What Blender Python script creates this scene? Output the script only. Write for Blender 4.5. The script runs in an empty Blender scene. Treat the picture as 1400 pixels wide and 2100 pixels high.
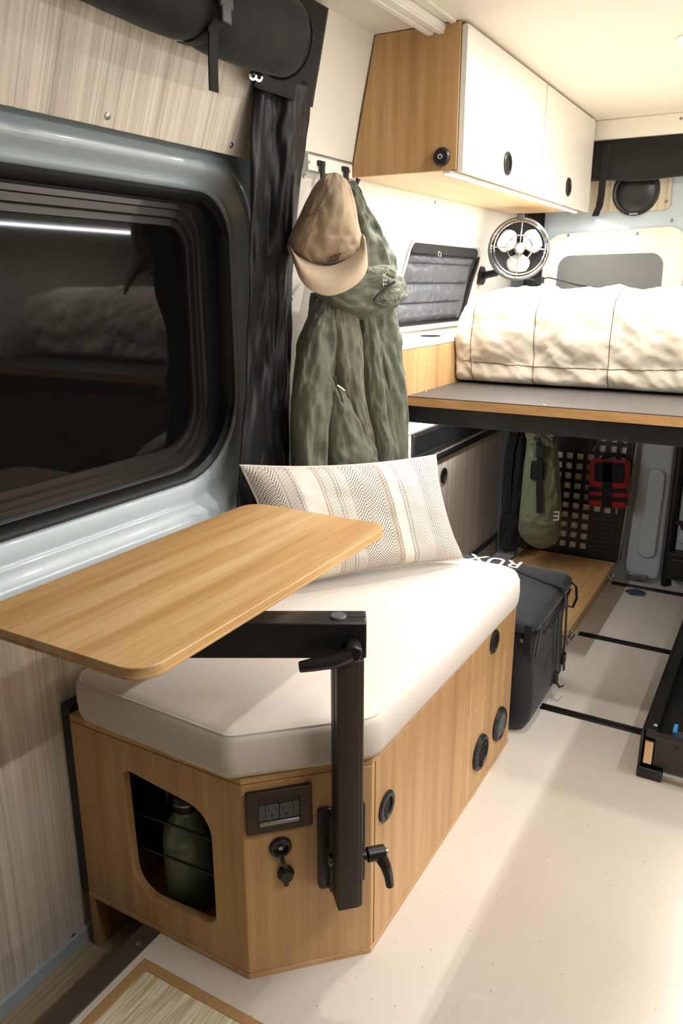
import bpy, math, random
import numpy as np
from mathutils import noise, Vector, Matrix
random.seed(4)
S = bpy.context.scene
COL = S.collection
A = np.array
PI = math.pi

# ------------------------------------------------------------------ camera
YAW, PIT, ROL, FPX = 0.52106762, 0.28496779, -0.00217256, 1596.31
CAM = A([0, 0, 1.25])
_f = A([-math.sin(YAW)*math.cos(PIT), math.cos(YAW)*math.cos(PIT), -math.sin(PIT)])
_r = A([math.cos(YAW), math.sin(YAW), 0]); _u = np.cross(_r, _f)
_r = _r*math.cos(ROL) + _u*math.sin(ROL); _u = np.cross(_r, _f)
cam = bpy.data.cameras.new('camera'); camo = bpy.data.objects.new('camera', cam); COL.objects.link(camo)
cam.sensor_fit = 'VERTICAL'; cam.sensor_height = 36; cam.lens = FPX/2100*36
cam.clip_start = 0.02
camo.matrix_world = Matrix(((_r[0], _u[0], -_f[0], CAM[0]), (_r[1], _u[1], -_f[1], CAM[1]), (_r[2], _u[2], -_f[2], CAM[2]), (0, 0, 0, 1)))
S.camera = camo

# ------------------------------------------------------------------ world (night) and exposure
W = bpy.data.worlds.new('night'); S.world = W; W.use_nodes = True
W.node_tree.nodes['Background'].inputs[0].default_value = (0.05, 0.06, 0.09, 1)
W.node_tree.nodes['Background'].inputs[1].default_value = 0.05
S.view_settings.view_transform = 'Standard'; S.view_settings.look = 'None'
S.view_settings.exposure = 0.8; S.view_settings.gamma = 1.0; S.view_settings.use_curve_mapping = False
WARM = (1.0, 0.96, 0.91); NEUT = (0.98, 0.99, 1.0)
P_PUCK, P_LEDL, P_LEDR, P_TOE, P_SHELF = 4.0, 6.5, 18.0, 0.85, 2.4

# ------------------------------------------------------------------ pixel -> place (direction only; the plane gives the distance)
def ray(x, y): return _r*(x-700) - _u*(y-1050) + _f*FPX
def onp(x, y, p, n):
    d = ray(x, y); n = A(n, float); return CAM + d*((A(p)-CAM) @ n)/(d @ n)
def onx(x, y, X): return onp(x, y, (X, 0, 0), (1, 0, 0))
def ony(x, y, Y): return onp(x, y, (0, Y, 0), (0, 1, 0))
def onz(x, y, Z): return onp(x, y, (0, 0, Z), (0, 0, 1))

# ------------------------------------------------------------------ mesh helpers
class Fr:
    def __init__(s, o=(0, 0, 0), x=(1, 0, 0), y=(0, 1, 0), z=(0, 0, 1)):
        s.o, s.x, s.y, s.z = [A(v, float) for v in (o, x, y, z)]
    def __call__(s, a, b, c=0.0): return s.o + s.x*a + s.y*b + s.z*c
ID = Fr()
def nrm(v): v = A(v, float); return v/np.linalg.norm(v)
def frame_n(o, n, up=(0, 0, 1)):
    n = nrm(n); x = nrm(np.cross(up, n)); y = np.cross(n, x); return Fr(o, x, y, n)

class MB:
    def __init__(s): s.v = []; s.f = []; s.uv = None
    def add(s, v, f):
        b = len(s.v); s.v += [tuple(float(c) for c in p) for p in v]; s.f += [tuple(i+b for i in q) for q in f]; return s
    def box(s, a, b, fr=ID):
        x0, y0, z0 = a; x1, y1, z1 = b
        P = [fr(x, y, z) for z in (z0, z1) for x, y in ((x0, y0), (x1, y0), (x1, y1), (x0, y1))]
        return s.add(P, [(0, 3, 2, 1), (4, 5, 6, 7), (0, 1, 5, 4), (1, 2, 6, 5), (2, 3, 7, 6), (3, 0, 4, 7)])
    def loops(s, L, close=True, cap0=True, cap1=True):
        n = len(L[0]); V = [p for l in L for p in l]; F = []
        for i in range(len(L)-1):
            for j in range(n if close else n-1):
                k = (j+1) % n
                F.append((i*n+j, i*n+k, (i+1)*n+k, (i+1)*n+j))
        if cap0: F.append(tuple(range(n-1, -1, -1)))
        if cap1: F.append(tuple((len(L)-1)*n+j for j in range(n)))
        return s.add(V, F)
    def cyl(s, p0, p1, r0, r1=None, n=20):
        r1 = r0 if r1 is None else r1; p0, p1 = A(p0, float), A(p1, float); d = nrm(p1-p0)
        a = nrm(np.cross(d, (0, 0, 1) if abs(d[2]) < .9 else (1, 0, 0))); b = np.cross(d, a)
        return s.loops([[p+(a*math.cos(t)+b*math.sin(t))*r for t in np.arange(n)*2*PI/n] for p, r in ((p0, r0), (p1, r1))])
    def tube(s, path, r, n=8, closed=False, flat=None):
        P = [A(p, float) for p in path]; L = []; up = A((0.13, 0.21, 0.97))
        for i, p in enumerate(P):
            d = nrm(P[(i+1) % len(P)]-P[i-1]) if closed else nrm(P[min(i+1, len(P)-1)]-P[max(i-1, 0)])
            a = np.cross(d, up)
            a = nrm(a); b = np.cross(d, a); up = -b if not closed else up
            rr = r[i] if hasattr(r, '__len__') else r
            L.append([p+a*math.cos(t)*rr+b*math.sin(t)*rr*(flat or 1) for t in np.arange(n)*2*PI/n])
        if closed: L.append(L[0]); return s.loops(L, True, False, False)
        return s.loops(L)
    def ribbon(s, path, wdir, w, t, tdir):
        wd, td = nrm(wdir)*w/2, nrm(tdir)*t/2
        return s.loops([[A(p)-wd-td, A(p)+wd-td, A(p)+wd+td, A(p)-wd+td] for p in path])
    def prism(s, pts, fr, d0, d1):
        return s.loops([[fr(a, b, d) for a, b in pts] for d in (d0, d1)])
    def ring(s, outer, inner, fr, d0, d1):
        n = len(outer); L = [[fr(a, b, d) for a, b in q] for q, d in ((outer, d0), (outer, d1), (inner, d1), (inner, d0))]
        L.append(L[0]); return s.loops(L, True, False, False)
    def lathe(s, prof, fr, n=28, cap=True):
        return s.loops([[fr(r*math.cos(t), r*math.sin(t), h) for t in np.arange(n)*2*PI/n] for r, h in prof], True, cap, cap)
    def grid(s, fn, nu, nv, uv=False, flip=False):
        V = [fn(i/(nu-1), j/(nv-1)) for j in range(nv) for i in range(nu)]
        F = []
        for j in range(nv-1):
            for i in range(nu-1):
                q = (j*nu+i, j*nu+i+1, (j+1)*nu+i+1, (j+1)*nu+i)
                F.append(q[::-1] if flip else q)
        if uv:
            s.uv = (s.uv or [(0, 0)]*len(s.v)) + [(i/(nu-1), j/(nv-1)) for j in range(nv) for i in range(nu)]
        return s.add(V, F)

def rrect(w, h, r, n=6, cx=0, cy=0, rs=None):
    """closed loop, counter-clockwise from the lower right; rs = radii (br, tr, tl, bl)"""
    rs = rs or (r, r, r, r); P = []
    for k, (sx, sy) in enumerate(((1, -1), (1, 1), (-1, 1), (-1, -1))):
        q = max(rs[k], 1e-4)
        for i in range(n+1):
            t = -PI/2 + k*PI/2 + PI/2*i/n
            P.append((cx+sx*(w/2-q)+q*math.cos(t), cy+sy*(h/2-q)+q*math.sin(t)))
    return P
def circ(r, n=28, cx=0, cy=0): return [(cx+r*math.cos(t), cy+r*math.sin(t)) for t in np.arange(n)*2*PI/n]
def rect(a0, b0, a1, b1): return [(a0, b0), (a1, b0), (a1, b1), (a0, b1)]
def catmull(rows, n):
    R = A(rows, float); R = np.vstack([2*R[0]-R[1], R, 2*R[-1]-R[-2]]); out = []
    m = len(rows)-1
    for i in range(n):
        t = i/(n-1)*m; k = min(int(t), m-1); t -= k
        p0, p1, p2, p3 = R[k], R[k+1], R[k+2], R[k+3]
        out.append(.5*(2*p1+(p2-p0)*t+(2*p0-5*p1+4*p2-p3)*t*t+(3*p1-p0-3*p2+p3)*t**3))
    return A(out)
def nz(x, y, z): return noise.noise(Vector((float(x), float(y), float(z))))

ROOTLOC = {}
def obj(name, mb, mat, parent=None, bevel=0, smooth=35, sub=0, solid=0, label=None, segs=2):
    v = A(mb.v, float)
    if parent is None:
        lo, hi = v.min(0), v.max(0); org = A([(lo[0]+hi[0])/2, (lo[1]+hi[1])/2, lo[2]])
    else: org = ROOTLOC[parent.name]
    me = bpy.data.meshes.new(name); me.from_pydata((v-org).tolist(), [], mb.f)
    if mb.uv:
        ul = me.uv_layers.new(name='UVMap'); li = np.empty(len(me.loops), int); me.loops.foreach_get('vertex_index', li)
        ul.data.foreach_set('uv', A(mb.uv, float)[li].ravel())
    import bmesh
    bm = bmesh.new(); bm.from_mesh(me); bmesh.ops.recalc_face_normals(bm, faces=bm.faces); bm.to_mesh(me); bm.free()
    me.materials.append(M(mat) if isinstance(mat, str) else mat)
    if smooth:
        me.polygons.foreach_set('use_smooth', [True]*len(me.polygons))
        me.set_sharp_from_angle(angle=math.radians(smooth))
    o = bpy.data.objects.new(name, me); COL.objects.link(o)
    if parent is None: o.location = org
    else: o.parent = parent
    ROOTLOC[o.name] = org
    if solid:
        m = o.modifiers.new('thick', 'SOLIDIFY'); m.thickness = solid; m.offset = 0
    if bevel:
        m = o.modifiers.new('bevel', 'BEVEL'); m.width = bevel; m.segments = segs; m.limit_method = 'ANGLE'; m.angle_limit = math.radians(40)
    if sub:
        m = o.modifiers.new('sub', 'SUBSURF'); m.levels = m.render_levels = sub
    if label: o['label'] = label
    return o
def thing(name, label, cat, loc, group=None):
    o = bpy.data.objects.new(name, None); COL.objects.link(o); o.location = tuple(float(c) for c in loc); o.empty_display_size = .05
    ROOTLOC[o.name] = A(loc, float); o['label'] = label; o['category'] = cat
    if group: o['group'] = group
    return o
def tag(o, label, cat, group=None, kind=None):
    o['label'] = label; o['category'] = cat
    if group: o['group'] = group
    if kind: o['kind'] = kind
    return o
def struct(name, mb, mat, label, cat, **k):
    return tag(obj(name, mb, mat, **k), label, cat, kind='structure')
def text(name, s, fr, size, mat, parent, depth=.0006, spacing=1.0, bold=0.0):
    """flat lettering turned into a mesh lying in frame fr (x right, y up, z out)"""
    c = bpy.data.curves.new('t', 'FONT'); c.body = s; c.size = size; c.align_x = 'CENTER'; c.align_y = 'CENTER'; c.extrude = depth; c.space_character = spacing; c.offset = bold
    t = bpy.data.objects.new('t', c); COL.objects.link(t)
    dg = bpy.context.evaluated_depsgraph_get(); me = t.evaluated_get(dg).to_mesh()
    b = MB(); b.add([fr(p.co.x, p.co.y, p.co.z) for p in me.vertices], [tuple(f.vertices) for f in me.polygons])
    t.to_mesh_clear(); bpy.data.objects.remove(t); bpy.data.curves.remove(c)
    return obj(name, b, mat, parent, smooth=0)

# ------------------------------------------------------------------ materials
def lin(h):
    h = h.lstrip('#'); c = [int(h[i:i+2], 16)/255 for i in (0, 2, 4)]
    return tuple(x/12.92 if x <= .04045 else ((x+.055)/1.055)**2.4 for x in c) + (1,)
MATS = {}
def M(n): return MATS[n]
class NT:
    def __init__(s, name):
        s.m = bpy.data.materials.new(name); s.m.use_nodes = True; s.t = s.m.node_tree; s.b = s.t.nodes['Principled BSDF']; MATS[name] = s.m
    def n(s, kind, **k):
        o = s.t.nodes.new(kind)
        for a, v in k.items():
            if a.startswith('i_'):
                key = a[2:]; key = int(key) if key.isdigit() else key.replace('_', ' ')
                o.inputs[key].default_value = v
            else: setattr(o, a, v)
        return o
    def l(s, a, b): s.t.links.new(a, b)
    def coord(s, scale=(1, 1, 1), kind='Object', rot=(0, 0, 0)):
        c = s.n('ShaderNodeTexCoord'); m = s.n('ShaderNodeMapping'); m.inputs['Scale'].default_value = scale; m.inputs['Rotation'].default_value = rot
        s.l(c.outputs[kind], m.inputs[0]); return m.outputs[0]
    def noise(s, vec, scale, detail=4, rough=.5):
        o = s.n('ShaderNodeTexNoise'); o.inputs['Scale'].default_value = scale; o.inputs['Detail'].default_value = detail; o.inputs['Roughness'].default_value = rough
        s.l(vec, o.inputs['Vector']); return o.outputs['Fac']
    def ramp(s, fac, stops, mode='LINEAR'):
        o = s.n('ShaderNodeValToRGB'); o.color_ramp.interpolation = mode; e = o.color_ramp.elements
        while len(e) < len(stops): e.new(.5)
        for q, (p, c) in zip(e, stops): q.position = p; q.color = c if len(c) == 4 else c+(1,)
        s.l(fac, o.inputs[0]); return o.outputs[0]
    def math(s, op, a, b=None, c=None):
        o = s.n('ShaderNodeMath', operation=op)
        for i, x in enumerate((a, b, c)):
            if x is None: continue
            if isinstance(x, (int, float)): o.inputs[i].default_value = x
            else: s.l(x, o.inputs[i])
        return o.outputs[0]
    def mix(s, f, a, b, mode='MIX'):
        o = s.n('ShaderNodeMix', data_type='RGBA', blend_type=mode)
        for i, x in ((0, f), (6, a), (7, b)):
            if isinstance(x, (int, float)): o.inputs[i].default_value = x
            elif isinstance(x, tuple): o.inputs[i].default_value = x
            else: s.l(x, o.inputs[i])
        return o.outputs[2]
    def bump(s, h, strength=.2, dist=.002):
        o = s.n('ShaderNodeBump'); o.inputs['Strength'].default_value = strength; o.inputs['Distance'].default_value = dist
        s.l(h, o.inputs['Height']); s.l(o.outputs[0], s.b.inputs['Normal'])
    def set(s, col=None, rough=None, metal=None, spec=None, coat=None, sheen=None, emit=None, estr=None):
        I = s.b.inputs
        if col is not None:
            if isinstance(col, tuple): I['Base Color'].default_value = col
            else: s.l(col, I['Base Color'])
        for k, v in (('Roughness', rough), ('Metallic', metal), ('Specular IOR Level', spec), ('Coat Weight', coat), ('Sheen Weight', sheen), ('Emission Strength', estr)):
            if v is not None:
                if isinstance(v, (int, float)): I[k].default_value = v
                else: s.l(v, I[k])
        if emit is not None: I['Emission Color'].default_value = emit
        return s.m

def plain(name, hexc, rough=.5, metal=0, bump=None, spec=.5, coat=0, var=0.0, vscale=6):
    t = NT(name); c = lin(hexc)
    if var:
        f = t.noise(t.coord(), vscale, 3)
        d = tuple(x*(1-var) for x in c[:3])+(1,); col = t.ramp(f, [(.3, d), (.7, c)]); t.set(col, rough, metal, spec, coat)
    else: t.set(c, rough, metal, spec, coat)
    if bump: t.bump(t.noise(t.coord(), bump[0], 3), bump[1], bump[2] if len(bump) > 2 else .001)
    return t.m
def wood(name, c0, c1, c2, axis, rough=.45, freq=38, stretch=.035, flatx=0):
    t = NT(name); sc = [1, 1, 1]; sc[axis] = stretch
    if flatx: sc[0] = .02
    sc = tuple(sc); v = t.coord(sc)
    a = t.noise(v, freq, 5, .6); b = t.noise(t.coord(tuple(x*(.25 if x == 1 else .4) for x in sc)), freq*.8, 3); f = t.noise(t.coord(sc), freq*9, 2)
    s = t.math('ADD', t.math('MULTIPLY', a, .55), t.math('ADD', t.math('MULTIPLY', b, .35), t.math('MULTIPLY', f, .12)))
    t.set(t.ramp(s, [(.36, lin(c0)), (.5, lin(c1)), (.66, lin(c2))]), rough); t.bump(f, .08, .0006); return t.m
def fabric(name, hexc, rough=.9, weave=900, var=.1, sheen=.15, strength=.25, fold=0):
    t = NT(name); c = lin(hexc); v = t.coord()
    f = t.noise(v, 5, 3); d = tuple(x*(1-var) for x in c[:3])+(1,)
    t.set(t.ramp(f, [(.3, d), (.7, c)]), rough, sheen=sheen, spec=.25)
    h = t.noise(v, weave, 2)
    if fold: h = t.math('ADD', t.math('MULTIPLY', h, .15), t.noise(v, fold, 5, .6))
    t.bump(h, strength, .004 if fold else .0008); return t.m

wood('oak_z', '#a98155', '#bf9664', '#cfaa78', 2)
wood('oak_y', '#a98053', '#c19764', '#d4b07e', 1, rough=.4)
wood('oak_top', '#aa8151', '#c69a63', '#dfbd8a', 1, rough=.42, freq=30, stretch=.045)
wood('birch_x', '#d8b183', '#e2bd90', '#ebcba2', 1, rough=.42, freq=22)
wood('linen_wall', '#a89e91', '#cfc6b7', '#e6ded0', 2, rough=.55, freq=190, stretch=.012, flatx=1)
wood('linen_z', '#a2957f', '#c1b49c', '#d6cbb5', 2, rough=.55, freq=110, stretch=.02)
wood('linen_y', '#8d8066', '#a99b7f', '#c0b396', 1, rough=.6, freq=130, stretch=.02)
wood('linen_pale', '#cfc4b0', '#ded4c2', '#ebe3d4', 2, rough=.55, freq=110, stretch=.02)
plain('cream', '#e3ded3', .5, bump=(260, .05))
plain('cream_door', '#e6e2da', .35)
plain('ceiling_panel', '#e6dfd1', .55, bump=(500, .08))
plain('grey_paint', '#aebac0', .3, spec=.5, coat=.35)
plain('dark_paint', '#6a7175', .3, spec=.5, coat=.3)
plain('black_plastic', '#1b1b1b', .42)
plain('black_satin', '#191817', .33, bump=(700, .06))
plain('charcoal_metal', '#383430', .42, metal=.3, bump=(1500, .1))
plain('rubber', '#0c0c0c', .55)
plain('window_alu', '#2f2b27', .38, metal=.4)
plain('chrome', '#c9c9c9', .15, metal=1)
plain('steel', '#9a9a98', .35, metal=.9)
plain('nosing', '#5d564e', .45, metal=.5, bump=(600, .1))
plain('white_trim', '#efece4', .35)
plain('white_print', '#f0f0ec', .6)
plain('dark_slot', '#060606', .6)
plain('socket_grey', '#4e5254', .4)
plain('bronze', '#463f3a', .28, metal=.75)
plain('blue_cap', '#3f9bd8', .35)
plain('drain_blue', '#24426c', .25, metal=.4)
plain('bottle_green', '#6d7b66', .28, coat=.2)
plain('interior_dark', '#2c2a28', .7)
plain('fan_blade', '#a9a7a2', .35)
plain('brown_thread', '#4a3a2c', .8)
plain('seat_grey', '#55585a', .4, bump=(900, .2))
plain('glass_cover', '#63625e', .6, bump=(400, .1))
plain('bed_top', '#4b4643', .5, bump=(500, .06))
fabric('cushion_cloth', '#dcd3c9', weave=1200, var=.03, strength=.12)
fabric('jacket_olive', '#696b5b', rough=.58, weave=700, var=.15, sheen=.1, strength=.55, fold=24)
fabric('jacket_lining', '#6a685a', rough=.8, weave=900, var=.08, fold=24, strength=.3)
fabric('jacket_light', '#878c78', rough=.7, weave=900, var=.06)
plain('jacket_text', '#b9bbaa', .8)
fabric('cap_cloth', '#b09a80', weave=1100, var=.12, fold=22, strength=.4)
fabric('cap_brim', '#b9a48b', weave=1100, var=.04, strength=.12)
fabric('cap_seam_shade', '#86694c', weave=1100)  # darker brown stands in for the shadow lines along the seams
fabric('black_cloth', '#181818', rough=.75, weave=800, var=.2, sheen=.1, strength=.5, fold=22)
fabric('curtain_cloth', '#18181a', rough=.42, weave=900, var=.15, sheen=.05, strength=.35, fold=14)
fabric('bag_black', '#202123', rough=.62, weave=800, var=.2, strength=.4, fold=18)
fabric('bag_grey', '#303336', rough=.6, weave=800, var=.15, strength=.35, fold=14)
fabric('web_black', '#171717', rough=.8, weave=1200)
fabric('dry_green', '#6b7256', rough=.5, weave=800, var=.15, fold=20, strength=.4)
fabric('dry_base', '#5b5f45', rough=.55, weave=800, var=.15, fold=20, strength=.4)
fabric('red_cloth', '#9c2124', rough=.8, weave=900)
fabric('quilt_grey', '#55575b', rough=.38, weave=900, var=.08, fold=30, strength=.4)
def linen_duvet():
    t = NT('duvet'); v = t.coord(); c = lin('#ddd2c0'); d = lin('#cfc2ad')
    t.set(t.ramp(t.noise(v, 4, 4), [(.3, d), (.7, c)]), .9, sheen=.2, spec=.2)
    h = t.math('ADD', t.noise(v, 14, 6, .62), t.math('MULTIPLY', t.noise(v, 900, 2), .05)); t.bump(h, .35, .012)
linen_duvet()
def floor_mat():
    t = NT('floor_vinyl'); v = t.coord()
    base = t.ramp(t.noise(v, 3, 4), [(.3, lin('#d3cabd')), (.7, lin('#dcd4c8'))])
    vo = t.n('ShaderNodeTexVoronoi'); vo.inputs['Scale'].default_value = 55; t.l(v, vo.inputs['Vector'])
    g = t.math('LESS_THAN', vo.outputs['Distance'], .09); rnd = t.math('GREATER_THAN', t.noise(v, 23, 1), .58)
    sp = t.math('MULTIPLY', g, rnd)
    vo2 = t.n('ShaderNodeTexVoronoi'); vo2.inputs['Scale'].default_value = 140; t.l(v, vo2.inputs['Vector'])
    g2 = t.math('LESS_THAN', vo2.outputs['Distance'], .16)
    col = t.mix(t.math('MULTIPLY', g2, .3), base, lin('#b8ab99')); col = t.mix(t.math('MULTIPLY', sp, .75), col, lin('#8f8474'))
    t.set(col, t.ramp(t.noise(v, 60, 3), [(.3, (.34,)*3+(1,)), (.7, (.46,)*3+(1,))]), spec=.4); t.bump(t.noise(v, 400, 2), .06, .0005)
floor_mat()
def ply_mat():
    t = NT('ply_edge'); c = t.n('ShaderNodeTexCoord'); sx = t.n('ShaderNodeSeparateXYZ'); t.l(c.outputs['Object'], sx.inputs[0])
    s = t.math('FRACT', t.math('MULTIPLY', sx.outputs[2], 230)); f = t.noise(t.coord((.2, .2, 1)), 60, 3)
    a = t.ramp(f, [(.3, lin('#b98a55')), (.7, lin('#d0a56c'))]); t.set(t.mix(t.math('MULTIPLY', t.math('LESS_THAN', s, .4), .75), a, lin('#7d5833')), .55)
ply_mat()
def pillow_mat():
    t = NT('pillow_weave'); c = t.n('ShaderNodeTexCoord'); s = t.n('ShaderNodeSeparateXYZ'); t.l(c.outputs['UV'], s.inputs[0]); u, v = s.outputs[0], s.outputs[1]
    # herringbone: diagonal dashes that flip direction along u
    zig = t.math('ABSOLUTE', t.math('SUBTRACT', t.math('FRACT', t.math('MULTIPLY', u, 11)), .5))
    ph = t.math('FRACT', t.math('ADD', t.math('MULTIPLY', v, 34), t.math('MULTIPLY', zig, 7)))
    dash = t.math('LESS_THAN', t.math('FRACT', t.math('MULTIPLY', u, 120)), .72)
    line = t.math('MULTIPLY', t.math('LESS_THAN', ph, .42), dash)
    W1 = (1, 1, 1, 1); G = (.6,)*3+(1,); Z = (0, 0, 0, 1)
    dens = t.ramp(u, [(0, G), (.02, W1), (.115, G), (.125, G), (.2, Z), (.315, G), (.375, G), (.44, W1), (.49, W1), (.635, Z), (.69, G), (.725, G), (.82, W1), (.985, G)], 'CONSTANT')
    col = t.mix(t.math('MULTIPLY', line, dens), lin('#ddd5ca'), lin('#54443a'))
    # lengthwise coloured threads
    dv = t.math('LESS_THAN', t.math('FRACT', t.math('MULTIPLY', v, 70)), .62)
    for p, w, h in ((.13, .006, '#9a8f88'), (.185, .007, '#8f857d'), (.305, .009, '#a5764f'), (.318, .005, '#8a6a52'), (.372, .007, '#85807f'), (.388, .006, '#918b88'), (.44, .006, '#b39b85'), (.615, .009, '#a5764f'), (.632, .006, '#9c8068'), (.694, .007, '#7d797b'), (.712, .007, '#7d797b'), (.815, .006, '#b8a898'), (.985, .006, '#a69a90')):
        b = t.math('LESS_THAN', t.math('ABSOLUTE', t.math('SUBTRACT', u, p)), w*.55)
        col = t.mix(t.math('MULTIPLY', t.math('MULTIPLY', b, dv), .85), col, lin(h))
    t.set(col, .95, sheen=.1, spec=.15); t.bump(t.math('ADD', line, t.noise(t.coord(), 500, 2)), .25, .0012)
pillow_mat()
def mat_weave():
    t = NT('straw_weave'); c = t.coord((1, .06, 1)); a = t.noise(c, 160, 4)
    t.set(t.ramp(a, [(.35, lin('#b9a884')), (.5, lin('#d5c9a8')), (.68, lin('#e6ddc4'))]), .85); t.bump(a, .5, .002)
mat_weave()
fabric('mat_border', '#b08a5a', weave=700, var=.1)
def glass_mat():
    t = NT('night_glass'); t.set(lin('#0d0c0b'), .04, spec=.15); t.b.inputs['IOR'].default_value = 1.5
glass_mat()
def emis(name, col, strength):
    t = NT(name); t.set((.9, .9, .9, 1), .4, emit=col+(1,), estr=strength)
emis('led_white', NEUT, 9.0); emis('led_soft', NEUT, 3.0); emis('puck_lens', WARM, 9.0)

def area(name, loc, rot, sx, sy, power, col, parent=None, spread=PI):
    L = bpy.data.lights.new(name, 'AREA'); L.shape = 'RECTANGLE'; L.size = sx; L.size_y = sy; L.energy = power; L.color = col; L.spread = spread
    o = bpy.data.objects.new(name, L); COL.objects.link(o); o.rotation_euler = rot
    if parent: o.parent = parent; o.location = tuple(A(loc)-ROOTLOC[parent.name])
    else: o.location = loc
    return o

# ================================================================== SETTING
ZC = 1.845                                   # ceiling height
XR, YF, YB = .68, -1.1, 3.44                 # right wall, cab end, rear doors
PROF = [(-.15, -1.15), (.775, -1.15), (.985, -1.146), (1.277, -1.128), (1.457, -1.1), (1.666, -1.06), (1.833, -1.022), (1.9, -1.005)]
def xw(z): return float(np.interp(z, [p[0] for p in PROF], [p[1] for p in PROF]))

b = MB(); b.box((-.945, YF, -.12), (XR, 1.66, 0)); b.box((-1.2, 1.66, -.12), (XR, 3.5, 0))
struct('floor', b, 'floor_vinyl', 'speckled cream vinyl floor down the aisle of the van', 'floor')
b = MB(); b.box((-1.3, YF, -.2), (-.945, 1.66, -.13))
struct('floor_step', b, 'linen_y', 'sunken wood-grain step strip between the sliding door and the floor', 'step')
b = MB(); b.box((-.992, YF, -.13), (-.945, 1.66, .002)); 
tr = struct('trim_1', b, 'nosing', 'brown metal edge strip along the floor beside the sunken step', 'trim', bevel=.003)
for y in (.87, .35):
    b = MB(); b.lathe([(.006, 0), (.0055, .002), (.003, .003)], Fr((-.962, y, .002)), 12); obj('screw', b, 'chrome', tr)
b = MB(); b.box((-1.16, YF, ZC), (XR, 3.5, ZC+.04))
struct('ceiling', b, 'ceiling_panel', 'pale cream ceiling panel of the van', 'ceiling')
b = MB(); b.box((-.812, YF, ZC-.006), (-.8, 1.94, ZC+.001))
struct('trim_2', b, 'cream', 'thin seam strip on the ceiling running up to the overhead cabinet', 'trim')
b = MB(); b.box((XR, YF, -.2), (XR+.04, 3.5, ZC+.02)); struct('wall_right', b, 'cream', 'plain cream side wall behind the galley counter', 'wall')
b = MB(); b.box((-1.3, YF-.04, -.2), (XR, YF, ZC+.02)); struct('wall_front', b, 'dark_paint', 'dark wall closing the cab end of the van', 'wall')

# ---- rear part of the left wall: cream upper lining with a slanted window opening, wood-grain lower lining
WIN2 = [(2.284, 1.112), (2.96, 1.112), (3.03, 1.378), (2.397, 1.378)]
def round_poly(P, r, n=6):
    out = []; m = len(P)
    for i in range(m):
        p, a, c = A(P[i], float), A(P[i-1], float), A(P[(i+1) % m], float); da, dc = nrm(a-p), nrm(c-p)
        th = math.acos(np.clip(da @ dc, -1, 1)); rr = r[i] if hasattr(r, '__len__') else r
        t = rr/math.tan(th/2); bis = nrm(da+dc); ce = p+bis*rr/math.sin(th/2)
        s, e = p+da*t-ce, p+dc*t-ce
        a0 = math.atan2(s[1], s[0]); a1 = math.atan2(e[1], e[0]); d = (a1-a0+PI) % (2*PI)-PI
        out += [tuple(ce+rr*A([math.cos(a0+d*k/n), math.sin(a0+d*k/n)])) for k in range(n+1)]
    return out
Y0 = 1.69
win_in = round_poly(WIN2, .045)
def wallpt(y, z, off=0): return (xw(z)+off, y, z)
b = MB()
outer = round_poly([(2.2, 1.07), (3.1, 1.07), (3.1, 1.42), (2.2, 1.42)], .004)
L = [[wallpt(y, z, -.05) for y, z in win_in], [wallpt(y, z) for y, z in win_in], [wallpt(y, z) for y, z in outer]]
b.loops(L, True, False, False)
zs = [.8, .985, 1.07]; zt = [1.42, 1.457, 1.55, 1.666, 1.75, ZC+.01]
def strip(y0, y1, Z): b.loops([[wallpt(y0, z), wallpt(y1, z)] for z in Z], False, False, False)
strip(Y0, 3.5, zs); strip(Y0, 3.5, zt); strip(Y0, 2.2, [1.07, 1.15, 1.277, 1.35, 1.42]); strip(3.1, 3.5, [1.07, 1.15, 1.277, 1.35, 1.42])
Z = [.8, .985, 1.15, 1.277, 1.36, 1.457, 1.55, 1.666, 1.75, ZC+.01]
b.loops([[wallpt(Y0, z, -.04), wallpt(Y0, z)] for z in Z], False, False, False)
wl = struct('wall_left', b, 'cream', 'cream side wall lining with a slanted window opening behind the jacket', 'wall', smooth=20)
b = MB(); b.box((-1.19, Y0, 0), (-1.13, 3.5, .795)); obj('lower_panel', b, 'linen_wall', wl, bevel=.002, label='grey-brown wood-grain lower lining')
for q in ((623, 360), (598, 611), (582, 841), (891, 415), (768, 66)):
    p = onp(q[0], q[1], (xw(1.4 if q[1] < 500 else 1.0), 0, 0), (1, 0, 0)); z = p[2]; p = onx(q[0], q[1], xw(z)); p = onx(q[0], q[1], xw(p[2]))
    b = MB(); b.lathe([(.006, 0), (.0055, .0015), (.003, .003)], frame_n(p, (1, 0, .1)), 12); obj('screw', b, 'steel', wl)

# ---- sliding door: painted metal around the big window, wood-grain lining above and below
YD0, YD1 = -.6, 1.69
def dloop(y0, y1, z0, z1, rs, x, n=10):
    return [(x, y, z) for y, z in rrect(y1-y0, z1-z0, .1, n, (y0+y1)/2, (z0+z1)/2, rs)]
RB = (.20, .1, .1, .2)
def grow(e, eb, et, er, x, k=0): return dloop(-.3-e, 1.572+er, .80-eb, 1.447+et, (RB[0]+k, RB[1]+k, RB[2]+k, RB[3]+k), x)
b = MB()
b.loops([grow(0, 0, 0, 0, -1.235), grow(.004, .005, .004, .004, -1.216), grow(.012, .012, .012, .01, -1.208, .008), grow(.022, .045, .02, .018, -1.214, .012),
         grow(.03, .058, .03, .024, -1.206, .015), grow(.04, .075, .04, .03, -1.178, .02), grow(.05, .105, .05, .036, -1.172, .03), grow(.06, .13, .062, .05, -1.178, .0), grow(.08, .16, .09, .10, -1.19, -.06)], True, False, False)
b.box((-1.30, YD0, -.2), (-1.262, YD1, ZC))
dr = struct('door_1', b, 'grey_paint', 'glossy blue-grey painted sliding door around the large window', 'door', smooth=60)
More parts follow.
